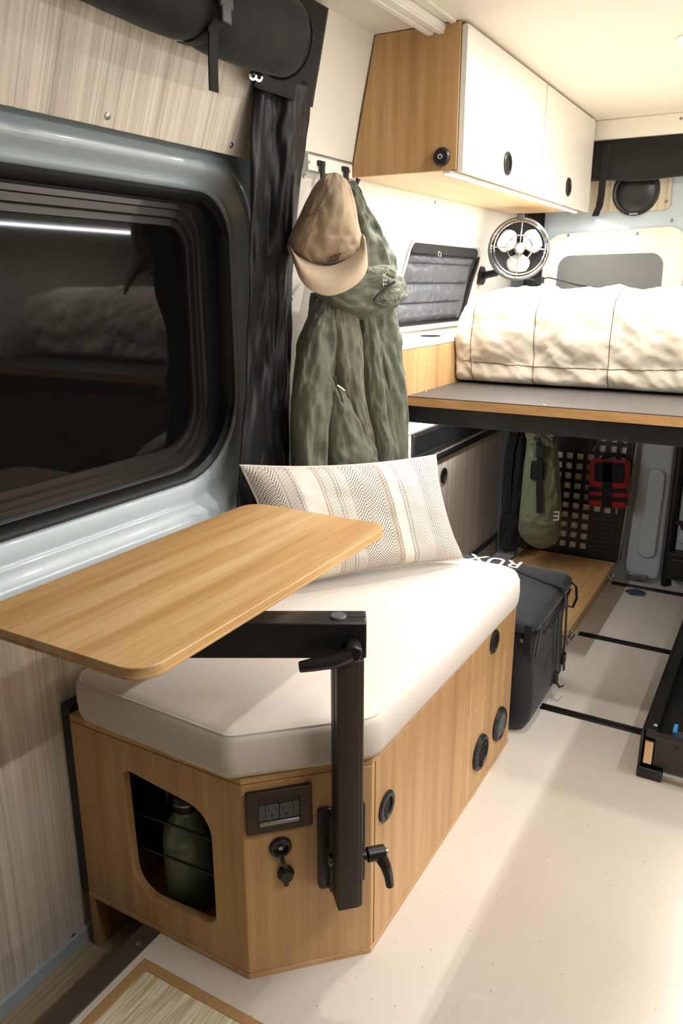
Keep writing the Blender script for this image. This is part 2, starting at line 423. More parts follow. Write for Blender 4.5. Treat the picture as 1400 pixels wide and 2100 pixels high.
b = MB(); b.box((-1.20, YD0, -.13), (-1.176, 1.62, .645)); obj('lower_panel', b, 'linen_wall', dr, bevel=.002, label='pale wood-grain lower door panel')
b = MB(); b.box((-1.21, YD0, -.16), (-1.168, 1.62, -.095)); obj('lower_rail', b, 'grey_paint', dr, bevel=.004)
up = Fr((-1.135, 0, 1.521), (0, 1, 0), nrm((.36, 0, .93)), nrm((.93, 0, -.36)))
b = MB(); b.box((YD0, 0, -.012), (1.60, .345, .0), up); obj('upper_panel', b, 'linen_wall', dr, bevel=.002, label='pale wood-grain panel above the window')
for q in ((220, 238), (474, 298)):
    p = onp(q[0], q[1], up.o, up.z); b = MB(); b.lathe([(.007, 0), (.0065, .0015), (.0035, .003)], frame_n(p, up.z), 12); obj('screw', b, 'steel', dr)
for q in ((150, 1920),):
    p = onx(q[0], q[1], -1.176); b = MB(); b.lathe([(.007, 0), (.0065, .0015), (.0035, .003)], frame_n(p, (1, 0, 0)), 12); obj('screw', b, 'steel', dr)
# window: rubber surround, dark aluminium frame, pane
b = MB(); b.loops([grow(.003, .003, .003, .003, -1.214), grow(-.006, -.006, -.006, -.006, -1.206), grow(-.016, -.016, -.016, -.016, -1.214), grow(-.02, -.02, -.02, -.02, -1.24, -.01), grow(-.05, -.03, -.03, -.06, -1.245, -.03)], True, False, False)
wn = struct('window_1', b, 'rubber', 'large dark sliding-door window with rounded corners and black rubber surround', 'window', smooth=50)
def frame(e, eb, et, er, x, k): return dloop(-.3-e, 1.572+er, .80-eb, 1.447+et, (max(.13+k, .02), max(.075+k, .02), .1, .13), x)
b = MB(); b.loops([frame(-.05, -.03, -.024, -.085, -1.247, 0), frame(-.055, -.033, -.027, -.088, -1.232, 0), frame(-.06, -.046, -.038, -.095, -1.231, -.005), frame(-.06, -.048, -.04, -.097, -1.237, -.006), frame(-.062, -.06, -.055, -.105, -1.236, -.01), frame(-.064, -.064, -.058, -.108, -1.246, -.012), frame(-.07, -.078, -.072, -.118, -1.245, -.02), frame(-.072, -.08, -.074, -.12, -1.255, -.022)], True, False, False)
obj('window_frame', b, 'window_alu', wn, smooth=40)
b = MB(); b.loops([frame(-.06, -.07, -.066, -.112, -1.25, -.02), frame(-.06, -.07, -.066, -.112, -1.256, -.02)]); obj('window_pane', b, 'night_glass', wn, smooth=0)

# ---- rear doors
YR = 3.42
b = MB(); b.box((-1.2, 3.47, -.2), (XR, 3.51, ZC+.02)); struct('wall_back', b, 'dark_paint', 'painted metal rear end of the van behind the doors', 'wall')
b = MB(); b.box((-1.05, 3.31, 1.775), (XR, 3.46, ZC)); hd = struct('trim_3', b, 'cream', 'cream header strip above the rear doors', 'trim', bevel=.004)
p = ony(1396, 243, 3.31); b = MB(); b.lathe([(.006, 0), (.003, .003)], frame_n(p, (0, -1, 0)), 12); obj('screw', b, 'steel', hd)
FB = lambda y: Fr((0, y, 0), (1, 0, 0), (0, 0, 1), (0, -1, 0))     # rear plane: x, z, towards the camera
b = MB()
fb = FB(YR)
b.prism(rrect(.66, 1.86, .05, 5, -.68, .90), fb, -.04, 0)
d2 = struct('door_2', b, 'grey_paint', 'grey rear door with speaker panel above and gear panel below', 'door', bevel=.006)
arch = round_poly([(-.985, .95), (-.43, .95), (-.415, 1.465), (-.975, 1.445)], [.02, .02, .08, .08], 8)
b = MB(); b.prism(arch, fb, 0, .012); obj('upper_panel', b, 'linen_pale', d2, bevel=.003, label='pale wood-grain panel round the rear glass')
b = MB(); b.prism(round_poly([(-.92, 1.1), (-.495, 1.1), (-.5, 1.366), (-.908, 1.36)], .05, 8), fb, .012, .016); obj('window_cover', b, 'glass_cover', d2, label='dark grey cover over the rear glass')
b = MB(); b.prism(round_poly([(-.9, 1.525), (-.495, 1.52), (-.505, 1.76), (-.9, 1.76)], .025, 6), fb, 0, .012); obj('speaker_panel', b, 'linen_z', d2, bevel=.003)
for q in ((1165, 483), (1306, 479), (1366, 413), (1377, 452)):
    p = ony(q[0], q[1], YR-.013); b = MB(); b.lathe([(.006, 0), (.003, .003)], frame_n(p, (0, -1, 0)), 10); obj('screw', b, 'steel', d2)
b = MB(); b.prism(round_poly([(-.52, .02), (-.375, .02), (-.375, .8), (-.5, .8)], [.05, .03, .03, .03], 6), fb, 0, .03); obj('lower_skin', b, 'grey_paint', d2, bevel=.012, segs=3)
b = MB(); b.prism(round_poly([(-.475, .12), (-.40, .12), (-.395, .5), (-.46, .52)], .03, 6), fb, .03, .045); obj('embossing', b, 'grey_paint', d2, bevel=.01, segs=3)
b = MB(); b.box((-.50, .015, .03), (-.42, .04, .045), fb); obj('latch_plate', b, 'steel', d2, bevel=.002)
b = MB(); b.prism(rrect(.96, 1.86, .05, 5, .15, .90), FB(YR), -.04, .01); d3 = struct('door_3', b, 'grey_paint', 'grey second rear door showing at the edge of the van', 'door', bevel=.01)
b = MB(); b.tube([(-.352, YR-.012, z) for z in np.linspace(0, 1.75, 12)], .016, 8); obj('door_seal', b, 'rubber', d3)
b = MB(); b.prism(round_poly([(-.325, .2), (-.2, .2), (-.2, .42), (-.3, .40)], .03), FB(YR-.01), 0, .04); obj('lock_cover', b, 'grey_paint', d3, bevel=.01)
b = MB(); b.cyl((-.335, YR-.06, .30), (-.30, YR-.06, .30), .01); b.cyl((-.30, YR-.07, .285), (-.30, YR-.04, .285), .014); obj('striker', b, 'black_plastic', d3)
b = MB(); b.box((-.345, .05, .01), (-.2, .17, .07), FB(YR)); b.box((-.33, .07, .07), (-.2, .15, .085), FB(YR)); obj('hinge_box', b, 'black_plastic', d3, bevel=.006)
sp = thing('speaker', 'round black loudspeaker set in the rear door panel', 'speaker', (-.627, YR-.012, 1.51))
fs = frame_n((-.627, YR-.012, 1.593), (0, -1, 0))
b = MB(); b.lathe([(.088, 0), (.088, .006), (.082, .011), (.074, .009), (.072, .004)], fs, 36, False); obj('rim', b, 'black_plastic', sp)
b = MB(); b.lathe([(.073, .005), (.06, .009), (.03, .011), (.001, .011)], fs, 36, False); obj('grille', b, 'black_satin', sp)
b = MB(); b.box((-.016, -.085, .008), (.016, -.078, .013), fs); obj('badge', b, 'steel', sp)

# ================================================================== BENCH
bench = thing('bench_cabinet', 'oak bench cabinet with chamfered corner, round latches and open bottle window', 'cabinet', (-.86, 1.41, 0))
BX0, BX1, BY0, BY1, BZ = -1.146, -.557, .914, 1.917, .436
P0 = A([-.7255, BY0, 0]); P1 = A([BX1, 1.08, 0]); ct = nrm(P1-P0); cn = A([ct[1], -ct[0], 0]); CL = float(np.linalg.norm(P1-P0))
cf = Fr(P0, ct, (0, 0, 1), cn)                     # chamfer face: along, up, out
ff = Fr((0, BY0, 0), (1, 0, 0), (0, 0, 1), (0, -1, 0))   # front end panel
hole = round_poly([(-1.005, .073), (-.798, .085), (-.798, .335), (-1.012, .360)], [.06, .03, .06, .02], 6)
outer = round_poly([(BX0, .012), (P0[0], .012), (P0[0], .420), (BX0, .420)], .0005, 6)
b = MB(); b.ring(outer, hole, ff, -.018, 0); obj('end_panel', b, 'oak_z', bench, bevel=.0015)
b = MB(); b.box((0, .012, -.018), (CL, .420, 0), cf); obj('corner_panel', b, 'oak_z', bench, bevel=.0012)
foot = [(BX0, BY0), (P0[0], BY0), (BX1, P1[1]), (BX1, BY1), (BX0, BY1)]
b = MB(); b.prism(foot, ID, .4215, BZ); obj('top_board', b, 'oak_y', bench, bevel=.0015)
b = MB(); b.prism([(BX0, BY0-.001), (P0[0]+.0004, BY0-.001), (BX1+.001, P1[1]), (BX1+.001, BY1), (BX0, BY1)], ID, 0, .0115); obj('base_board', b, 'oak_y', bench, bevel=.0015)
for y0, y1 in ((P1[1]+.002, 1.092), (BY1-.03, BY1)): b = MB(); b.box((BX1-.018, y0, .013), (BX1-.001, y1, .42)); obj('side_stile', b, 'oak_z', bench, bevel=.0008)
b = MB(); b.box((BX0, BY1-.018, .013), (BX1-.02, BY1, .42)); obj('end_board', b, 'oak_z', bench)
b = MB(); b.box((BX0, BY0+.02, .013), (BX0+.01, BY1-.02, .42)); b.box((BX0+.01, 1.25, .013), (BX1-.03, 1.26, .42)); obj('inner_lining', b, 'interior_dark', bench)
b = MB(); b.box((BX0, BY0-.001, -.128), (BX0+.016, 1.2, .0)); obj('foot', b, 'oak_z', bench, bevel=.001)
b = MB(); b.box((-1.172, BY0+.004, .0), (BX0-.001, BY1, .45)); obj('wall_strip', b, 'black_plastic', bench)  # black strip filling the gap between bench and wall
fd = Fr((BX1, 0, 0), (0, 1, 0), (0, 0, 1), (1, 0, 0))      # door plane: y, z, out
def leaf(name, y0, y1, z0, z1): 
    b = MB(); b.box((y0, z0, -.018), (y1, z1, 0), fd); return obj(name, b, 'oak_z', bench, bevel=.0012)
D1 = leaf('door', 1.0945, 1.575, .013, .42); D2 = leaf('drawer_front', 1.578, 1.886, .254, .42); D3 = leaf('vent_door', 1.578, 1.886, .013, .2515)
def latch(fr, parent, name='round_latch'):
    """recessed push latch: sloped oval escutcheon with finger hole"""
    b = MB(); b.lathe([(.031, 0), (.031, .003), (.0275, .0055), (.0195, .005), (.019, .001)], fr, 28, False); b.lathe([(.019, .001), (.001, .0012)], fr, 28, False); o = obj(name, b, 'black_plastic', parent)
    f2 = Fr(fr(0, .004, .0012), fr.x, fr.y, fr.z); b = MB(); b.prism(rrect(.022, .030, .0105, 5), f2, 0, .001); obj('finger_hole', b, 'dark_slot', o)
    b = MB(); b.prism(rrect(.014, .004, .0018, 4, 0, -.021), fr, .004, .007); obj('thumb_tab', b, 'socket_grey', o)
    return o
def at(fr, a, b_): return Fr(fr(a, b_), fr.x, fr.y, fr.z)
latch(at(fd, 1.138, .297), D1); latch(at(fd, 1.737, .388), D2)
def heater_vent(y, z, open_):
    f = at(fd, y, z); b = MB(); b.lathe([(.047, 0), (.047, .006), (.043, .011), (.036, .012), (.034, .006)], f, 32, False); b.lathe([(.0345, .004), (.001, .004)], f, 32, False); o = obj('air_vent', b, 'black_plastic', D3)
    b = MB()
    if open_: 
        for k in range(-3, 4): h = math.sqrt(.033**2-(k*.0085)**2); b.box((k*.0085-.0012, -h, .004), (k*.0085+.0012, h, .009), f)
        for k in range(-1, 2): h = math.sqrt(.033**2-(k*.015)**2); b.box((-h, k*.015-.001, .005), (h, k*.015+.001, .0085), f)
    else:
        for k in range(-5, 6): h = math.sqrt(.033**2-(k*.0058)**2); b.box((-h, k*.0058-.0022, .004), (h, k*.0058+.0022, .010), f)
    obj('louvre', b, 'black_plastic' if open_ else 'seat_grey', o)
heater_vent(1.668, .110, True); heater_vent(1.815, .113, False)
# outlet panel and 12 V socket on the chamfer
b = MB(); f = at(cf, .0645, .3645); b.ring(rrect(.118, .085, .004), rrect(.073, .056, .003), f, 0, .009); po = obj('power_outlet', b, 'bronze', bench, bevel=.002)
b = MB(); b.box((-.0365, -.028, 0), (.0365, .028, .004), f); obj('insert', b, 'black_plastic', po)
b = MB(); b.prism([(-.0365, -.028), (.0365, -.028), (.0365, -.02), (-.0365, -.02)], f, .004, .0095); obj('lower_lip', b, 'steel', po, bevel=.002)
b = MB(); b.box((-.0365, .014, .004), (.0365, .028, .006), f); obj('upper_lip', b, 'black_satin', po, bevel=.001)
for cx in (-.0125, .0125):
    g = at(f, cx, -.003); b = MB(); b.box((-.0119, -.016, .004), (.0119, .016, .0065), g); so = obj('socket', b, 'socket_grey', po, bevel=.0008)
    b = MB(); b.box((-.0072, .003, .0064), (-.0054, .0095, .0069), g); b.box((.0054, .003, .0064), (.0072, .0085, .0069), g); b.prism(rrect(.005, .005, .0022, 4, 0, -.006), g, .0064, .0069); obj('slot', b, 'dark_slot', po)
for cx in (-.0305, .0305):
    g = at(f, cx, -.003); b = MB(); b.box((-.0055, -.016, .004), (.0055, .016, .006), g); obj('blank', b, 'socket_grey', po)
g = at(cf, .0655, .283); b = MB(); b.lathe([(.0205, 0), (.0205, .004), (.018, .008), (.0135, .008), (.0125, .001), (.001, .001)], g, 28, False); ds = obj('power_socket', b, 'black_plastic', bench)
b = MB(); b.cyl(g(0, 0, .001), g(0, 0, .006), .004); obj('pin', b, 'steel', ds)
b = MB(); b.ribbon([g(.001, -.017, .006), g(.003, -.027, .010), g(.006, -.038, .010), g(.007, -.046, .008)], cf.x, .008, .003, cf.z); b.lathe([(.015, 0), (.0155, .006), (.012, .012), (.011, .016), (.001, .016)], at(cf, .0735, .226), 24, False)
b.cyl(cf(.0735, .206, .004), cf(.0735, .206, .009), .005); obj('socket_cap', b, 'black_plastic', ds)
# rails inside bottle window, bottle
for z0, z1 in ((.235, .25), (.155, .17)):
    b = MB(); b.tube([(-1.03, BY0+.03, z0), (-.9, BY0+.034, (z0+z1)/2), (-.76, BY0+.03, z1)], .0028, 8); obj('retaining_wire', b, 'black_plastic', bench)
bt = thing('water_bottle', 'sage green metal bottle standing inside the bench window', 'bottle', (-.925, 1.006, .0135))
g = Fr((-.94, 1.006, .0135), (1, 0, 0), (0, 1, 0), (0, 0, .86)); b = MB(); b.lathe([(.001, 0), (.048, .001), (.051, .008), (.051, .19), (.047, .215), (.034, .235), (.0265, .248), (.0255, .262), (.025, .268)], g, 32, False); obj('body', b, 'bottle_green', bt)
b = MB(); b.lathe([(.027, .262), (.029, .266), (.029, .295), (.026, .302), (.001, .303)], g, 28, False); b.tube([g(.02*math.cos(t), 0, .302+.018*math.sin(t)) for t in np.linspace(0, PI, 9)], .004, 8); obj('cap', b, 'black_plastic', bt)
b = MB(); b.lathe([(.0295, .283), (.0295, .288)], g, 28, False); obj('cap_band', b, 'steel', bt)
bx = thing('storage_pouch', 'black pouch tucked beside the green bottle in the bench', 'pouch', (-.98, 1.05, .0135))
b = MB(); b.loops([[(x, y, z) for x, y in rrect(w, d, .02, 4, -1.05, 1.09)] for z, w, d in ((.0135, .08, .08), (.05, .10, .1), (.2, .105, .1), (.29, .09, .07), (.31, .06, .04))]); obj('body', b, 'bag_black', bx)
b = MB(); b.tube([(-1.05, 1.036, .28), (-1.02, 1.036, .25), (-1.02, 1.036, .2), (-1.05, 1.036, .18)], .004, 6); obj('zip', b, 'steel', bx)

# seat cushion
co = round_poly([(-1.135, .905), (-.735, .893), (-.545, 1.072), (-.536, 1.935), (-1.13, 1.93)], [.05, .04, .06, .085, .04], 8)
def inset(P, d):
    P = A(P); n = len(P); out = []
    for i in range(n):
        t = nrm(P[(i+1) % n]-P[i-1]); out.append(tuple(P[i]+A([-t[1], t[0]])*d))
    return out
b = MB(); prof = [(.07, .4375), (.012, .4375), (.003, .442), (0, .452), (-.002, .48), (0, .508), (.005, .518), (.014, .5235), (.03, .526), (.09, .5275), (.2, .5275)]
cc = A(co).mean(0)
b.loops([[(x, y, z) for x, y in (inset(co, d) if d < .035 else [tuple(A(q)*(1-d*2)+cc*d*2) for q in co])] for d, z in prof])
cu = obj('seat_cushion', b, 'cushion_cloth', smooth=60); tag(cu, 'thick cream upholstered cushion lying on the oak bench', 'cushion')
for d, z in ((.008, .5205),):
    b = MB(); b.tube([(x, y, z) for x, y in inset(co, d)], .0022, 6, True); obj('seam', b, 'cushion_cloth', cu)

# swivel table
tb = thing('swivel_table', 'oak swivel table on a charcoal post clamped to the bench corner', 'table', tuple(cf(.178, .18, .03)))
tp = [(x, y) for x, y in round_poly([(-1.04, .655), (-.672, .655), (-.682, 1.392), (-1.04, 1.395)], .045, 8)]
b = MB(); b.loops([[(x, y, z) for x, y in inset(tp, d)] for d, z in ((.001, .7505), (0, .7515), (0, .7545), (.0008, .7549), (.0008, .7645), (0, .7649), (0, .7675), (.001, .7685))]); obj('tabletop', b, 'oak_top', tb, smooth=25)
pcx = cf(.1755, 0, .052)
fp = Fr(pcx, ct, cn, (0, 0, 1))
b = MB(); b.prism(rrect(.046, .05, .006, 4), fp, .19, .672); ps = obj('post', b, 'charcoal_metal', tb, bevel=.0015)
for s in (-1, 1): 
    b = MB(); b.box((-.0235+.0 if s < 0 else .0225, -.006, .2), (-.0225 if s < 0 else .0235, .006, .66), fp); obj('groove', b, 'dark_slot', ps)
b = MB(); b.prism(rrect(.038, .004, .0018, 3, -.004, .0255), fp, .192, .67); obj('post_face', b, 'charcoal_metal', ps)
for a0, a1 in ((.133, .160), (.200, .2215)):
    b = MB(); b.prism(rrect(a1-a0, .172, .008, 4, (a0+a1)/2, .267), cf, 0, .012); pl = obj('mount_plate', b, 'black_satin', tb, bevel=.003)
    for z in (.19, .343): b = MB(); b.lathe([(.005, .0118), (.004, .0135), (.001, .0135)], at(cf, (a0+a1)/2+.004, z), 12, False); obj('bolt', b, 'dark_slot', pl)
b = MB(); b.box((.150, .185, .0), (.205, .35, .03), cf); obj('clamp_block', b, 'black_satin', tb, bevel=.004)
b = MB(); b.cyl(cf(.146, .262, .035), cf(.152, .262, .035), .009); obj('pivot_pin', b, 'steel', tb)
b = MB(); b.cyl(cf(.2, .275, .052), cf(.212, .275, .052), .009, n=16); b.cyl(cf(.212, .275, .052), cf(.245, .275, .052), .0135, n=20); cl = obj('clamp_lever', b, 'black_satin', tb, bevel=.002)
b = MB(); b.tube([cf(.236, .27, .056), cf(.243, .255, .064), cf(.247, .238, .07), cf(.249, .218, .073)], [.012, .010, .0085, .0075], 10); obj('lever_handle', b, 'black_satin', cl)
b = MB(); b.cyl(cf(.245, .275, .052), cf(.25, .275, .052), .006); obj('lever_pin', b, 'chrome', cl)
a0 = A([-.541, 1.022, 0]); a1 = A([-.860, .842, 0]); ad = nrm(a1-a0); an = A([ad[1], -ad[0], 0]); an = an if an @ A([1, -1, 0]) > 0 else -an
AL = float(np.linalg.norm(a1-a0)); fa = Fr(a0, ad, an, (0, 0, 1))
b = MB(); b.box((0, -.026, .674), (AL, .026, .7355), fa); ar = obj('arm', b, 'black_satin', tb, bevel=.0025)
b = MB(); b.lathe([(.0135, .7355), (.0135, .7375), (.012, .739), (.001, .739)], Fr(fa(.045, 0), ct, cn, (0, 0, 1)), 24, False); obj('pivot_cap', b, 'seat_grey', ar)
b = MB(); b.box((.001, -.001, .7352), (.032, .001, .7362), fa); obj('slit', b, 'dark_slot', ar)
b = MB(); b.cyl(fa(.022, .026, .697), fa(.022, .058, .697), .0145, n=20); al = obj('arm_lever', b, 'black_satin', tb, bevel=.003)
b = MB(); b.tube([fa(.026, .048, .694), fa(.05, .055, .685), (fa(.085, .058, .680)), fa(.105, .058, .676)], [.0155, .014, .0125, .0105], 12, flat=.8); obj('lever_handle', b, 'black_satin', al)
b = MB(); b.lathe([(.045, .736), (.045, .7505)], Fr(a1), 24); obj('top_pivot', b, 'black_satin', tb)
b = MB(); b.cyl(a1+[0, 0, .66], a1+[0, 0, .676], .016); obj('pivot_knob', b, 'black_satin', tb)

# ================================================================== PILLOW
pl = thing('throw_pillow', 'long cream woven pillow with brown herringbone bands leaning on the bench', 'pillow', (-.93, 1.66, .5285))
TL, TR, BR, BL = A([-1.105, 1.443, .838]), A([-.80, 1.902, .808]), A([-.696, 1.868, .541]), A([-1.01, 1.452, .54])
pn = nrm(np.cross(BR-BL, TL-BL)); pn = pn if pn @ A([1, -1, 0]) > 0 else -pn
def pil(s):
    def fn(u, v):
        a, c = 2*u-1, 2*v-1
        uu = u + .035*math.copysign(1, -a)*(1-c*c)*abs(a)**3; vv = v + .05*math.copysign(1, -c)*(1-a*a)*abs(c)**3
        p = BL*(1-uu)*(1-vv)+BR*uu*(1-vv)+TR*uu*vv+TL*(1-uu)*vv
        t = .068*(max(0, (1-a**4))*max(0, (1-c**4)))**.55*(1-.12*abs(a*c))
        w = .006*nz(u*5, v*4, 2)+.004*nz(u*12, v*9, 5)
        e = min(1, 6*min(u, v, 1-u, 1-v)+.0)
        return p+pn*s*(t+w*e)
    return fn
b = MB(); b.grid(pil(1), 61, 41, True); b.grid(pil(-1), 61, 41, True, True); obj('cover', b, 'pillow_weave', pl, smooth=180)
b = MB(); e = pil(0); pts = [e(t, 0) for t in np.linspace(0, 1, 30)]+[e(1, t) for t in np.linspace(0, 1, 20)[1:]]+[e(1-t, 1) for t in np.linspace(0, 1, 30)[1:]]+[e(0, 1-t) for t in np.linspace(0, 1, 20)[1:-1]]
b.tube(pts, .003, 6, True); obj('piping', b, 'cushion_cloth', pl)

# ================================================================== OVERHEAD CABINET
CY0, CY1, CX, CZ = 1.942, 3.27, -.787, 1.52
oc = thing('overhead_cabinet', 'overhead cabinet with brown oak end and two cream doors', 'cabinet', (-.93, 2.6, CZ))
b = MB(); sidep = [(xw(CZ)+.004, CZ), (CX-.001, CZ), (CX-.001, ZC-.002), (xw(ZC)+.004, ZC-.002)]
fy = Fr((0, CY0, 0), (1, 0, 0), (0, 0, 1), (0, 1, 0))
b.prism(sidep, fy, 0, .016); obj('end_panel', b, 'oak_z', oc, bevel=.001)
b = MB(); b.prism(sidep, fy, CY1-CY0-.016, CY1-CY0); obj('end_panel', b, 'oak_z', oc)
b = MB(); b.box((xw(CZ)+.006, CY0+.016, CZ+.0005), (CX-.018, CY1-.016, CZ+.016)); obj('bottom_panel', b, 'birch_x', oc)
b = MB(); b.box((CX-.0165, CY0+.004, CZ+.0), (CX-.001, CY0+.0155, ZC-.004)); obj('edge_band', b, 'oak_z', oc)
fo = Fr((CX, 0, 0), (0, 1, 0), (0, 0, 1), (1, 0, 0))
for y0, y1, ly, lz in ((CY0+.006, 2.618, 2.279, 1.572), (2.6225, CY1, 2.943, 1.574)):
    b = MB(); b.box((y0, CZ-.004, -.001), (y1, ZC-.008, .015), fo); d = obj('door', b, 'cream_door', oc, bevel=.0015)
    latch(Fr((CX+.015, ly, lz), (0, 1, 0), (0, 0, 1), (1, 0, 0)), d)
b = MB(); b.box((CX-.001, 2.6182, CZ-.002), (CX+.0142, 2.6223, ZC-.01)); obj('door_gap_shade', b, 'brown_thread', oc)  # solid brown filler, its dark colour stands for shade in the door gap
sb = thing('light_button', 'round black touch switch on the oak end of the overhead cabinet', 'switch', (-.823, CY0, 1.53))
g = frame_n((-.826, CY0, 1.551), (0, -1, 0)); b = MB(); b.lathe([(.022, 0), (.022, .004), (.018, .009), (.010, .011), (.001, .0115)], g, 28, False); obj('dome', b, 'black_plastic', sb)
b = MB(); R = .0052
b.tube([g(R*math.sin(t), R*math.cos(t)-.0, .0125) for t in np.linspace(.5, 2*PI-.5, 18)], .0006, 6); b.tube([g(0, .0015, .0125), g(0, .0065, .0125)], .0006, 6); obj('power_symbol', b, 'white_print', sb)
ls = thing('led_strip', 'glowing white strip light under the overhead cabinet front', 'strip light', (-.81, 2.6, CZ-.008))
b = MB(); b.box((-.824, CY0+.004, CZ-.007), (-.8045, CY1-.03, CZ-.0005)); obj('profile', b, 'white_trim', ls)
b = MB(); b.box((-.819, CY0+.006, CZ-.0085), (-.806, CY1-.032, CZ-.007)); obj('diffuser', b, 'led_white', ls)
area('strip_lamp', (-.81, (CY0+CY1)/2, CZ-.012), (0, 0, 0), .016, CY1-CY0-.06, P_LEDL, NEUT, ls)
# unlit white profile on the ceiling
q0, q1 = onz(770, -25, ZC-.006), onz(898, 58, ZC-.006); dv = nrm(q1-q0); wv = A([dv[1], -dv[0], 0])
ft = Fr(q0, dv, wv, (0, 0, 1)); Lg = float(np.linalg.norm(q1-q0))
cp = thing('curtain_track', 'white double curtain rail on the ceiling beside the overhead cabinet', 'rail', tuple((q0+q1)/2))
b = MB(); b.box((-.4, -.024, -.012), (Lg, .024, .005), ft); obj('rail', b, 'white_trim', cp, bevel=.002)
for s in (-1, 1): b = MB(); b.box((-.4, s*.014-.008, -.017), (Lg-.002, s*.014+.008, -.0121), ft); obj('lip', b, 'white_trim', cp, bevel=.002)

# ================================================================== WALL WINDOW WITH QUILTED COVER
b = MB(); win_o = round_poly([(2.262, 1.095), (2.975, 1.095), (3.05, 1.393), (2.387, 1.393)], .055)
b.loops([[wallpt(y, z, .004) for y, z in win_o], [wallpt(y, z, .008) for y, z in inset(win_o, .004)], [wallpt(y, z, .006) for y, z in inset(win_o, .012)], [wallpt(y, z, -.03) for y, z in inset(win_o, .016)]], True, False, False)
wd = struct('window_2', b, 'cream', 'small slanted side window with a cream rim', 'window', smooth=50)
b = MB(); b.loops([[wallpt(y, z, -.012) for y, z in inset(win_o, .014)], [wallpt(y, z, -.006) for y, z in inset(win_o, .022)], [wallpt(y, z, -.02) for y, z in inset(win_o, .03)]], True, False, False); obj('window_seal', b, 'rubber', wd)
b = MB(); b.loops([[wallpt(y, z, -.045) for y, z in inset(win_o, .012)], [wallpt(y, z, -.049) for y, z in inset(win_o, .012)]]); obj('window_pane', b, 'night_glass', wd, smooth=0)
qc = thing('window_cover', 'shiny grey quilted cover filling the small slanted window', 'window cover', (-1.13, 2.6, 1.12))
def quilt(u, v):
    sh = .113*v; y = 2.312+sh+u*(.60-.0*v); z = 1.124+v*.225
    f = abs(math.sin(PI*(v*3.45+.05))); h = .022*f**.45
    w = .007*nz(u*26, v*5, 1)*(f**.3)+.006*nz(u*9, v*9, 4); e = min(1, 10*min(u, v, 1-u, 1-v))
    return A(wallpt(y, z, -.022))+A([(h+w)*e, 0, 0])
b = MB(); b.grid(quilt, 90, 70); obj('quilt', b, 'quilt_grey', qc, smooth=180, solid=.003)
b = MB(); b.ribbon([(xw(1.36)-.002, 2.40+t, 1.362) for t in np.linspace(0, .60, 6)], (0, 0, 1), .03, .006, (1, 0, 0)); obj('top_binding', b, 'black_cloth', qc)
b = MB(); b.ribbon([A(wallpt(2.315+.113*v+.598, 1.124+v*.225, 0)) for v in np.linspace(0, 1, 6)], (0, 1, 0), .022, .008, (1, 0, 0)); obj('side_binding', b, 'black_cloth', qc)
p = onx(901, 521, -1.10); b = MB(); b.tube([p+[0, .012*math.cos(t), .008*math.sin(t)] for t in np.linspace(0, 2*PI, 13)[:-1]], .0025, 6, True); obj('pull_ring', b, 'chrome', qc)

# ================================================================== SIDE SHELF, BED
BZT = .935
sh = thing('side_shelf', 'oak fronted wall shelf with white top beside the mattress', 'shelf', (-1.05, 2.7, .9))
b = MB(); b.box((-.986, 2.03, .91), (-.968, 3.36, 1.068)); obj('front_board', b, 'oak_z', sh, bevel=.001)
b = MB(); b.box((-1.12, 2.028, 1.069), (-.967, 3.36, 1.084)); obj('shelf_top', b, 'white_trim', sh, bevel=.0015)
b = MB(); b.box((-1.12, 2.032, .91), (-.987, 2.046, 1.068)); obj('end_board', b, 'oak_z', sh)
b = MB(); b.box((-1.125, 2.03, .86), (-.972, 3.36, .909)); obj('under_board', b, 'black_satin', sh)
b = MB(); b.lathe([(.034, 0), (.034, .002), (.03, .003), (.028, .0015), (.001, .0015)], Fr((-1.05, 2.42, 1.084)), 24, False); obj('cup_ring', b, 'black_plastic', sh)
bp = thing('bed_platform', 'raised plywood bed platform with black top on a steel beam', 'bed', (-.25, 2.7, .85))
b = MB(); b.box((-.966, 2.066, .909), (.62, 3.30, .934)); obj('board', b, 'ply_edge', bp)
b = MB(); b.box((-.966, 2.066, .934), (.62, 3.30, .9365)); obj('board_top', b, 'bed_top', bp)
for q in ((872, 803), (1115, 831)):
    p = onz(q[0], q[1], .9365); b = MB(); b.lathe([(.006, 0), (.0055, .002), (.002, .003)], Fr(p), 12); obj('screw', b, 'steel', bp)
for y in (2.075, 3.2): b = MB(); b.box((-.966, y, .858), (.62, y+.05, .9085)); obj('steel_beam', b, 'black_satin', bp, bevel=.003)
for x in (-.962, .57): b = MB(); b.box((x, 2.126, .86), (x+.05, 3.199, .905)); obj('side_beam', b, 'black_satin', bp, bevel=.003)

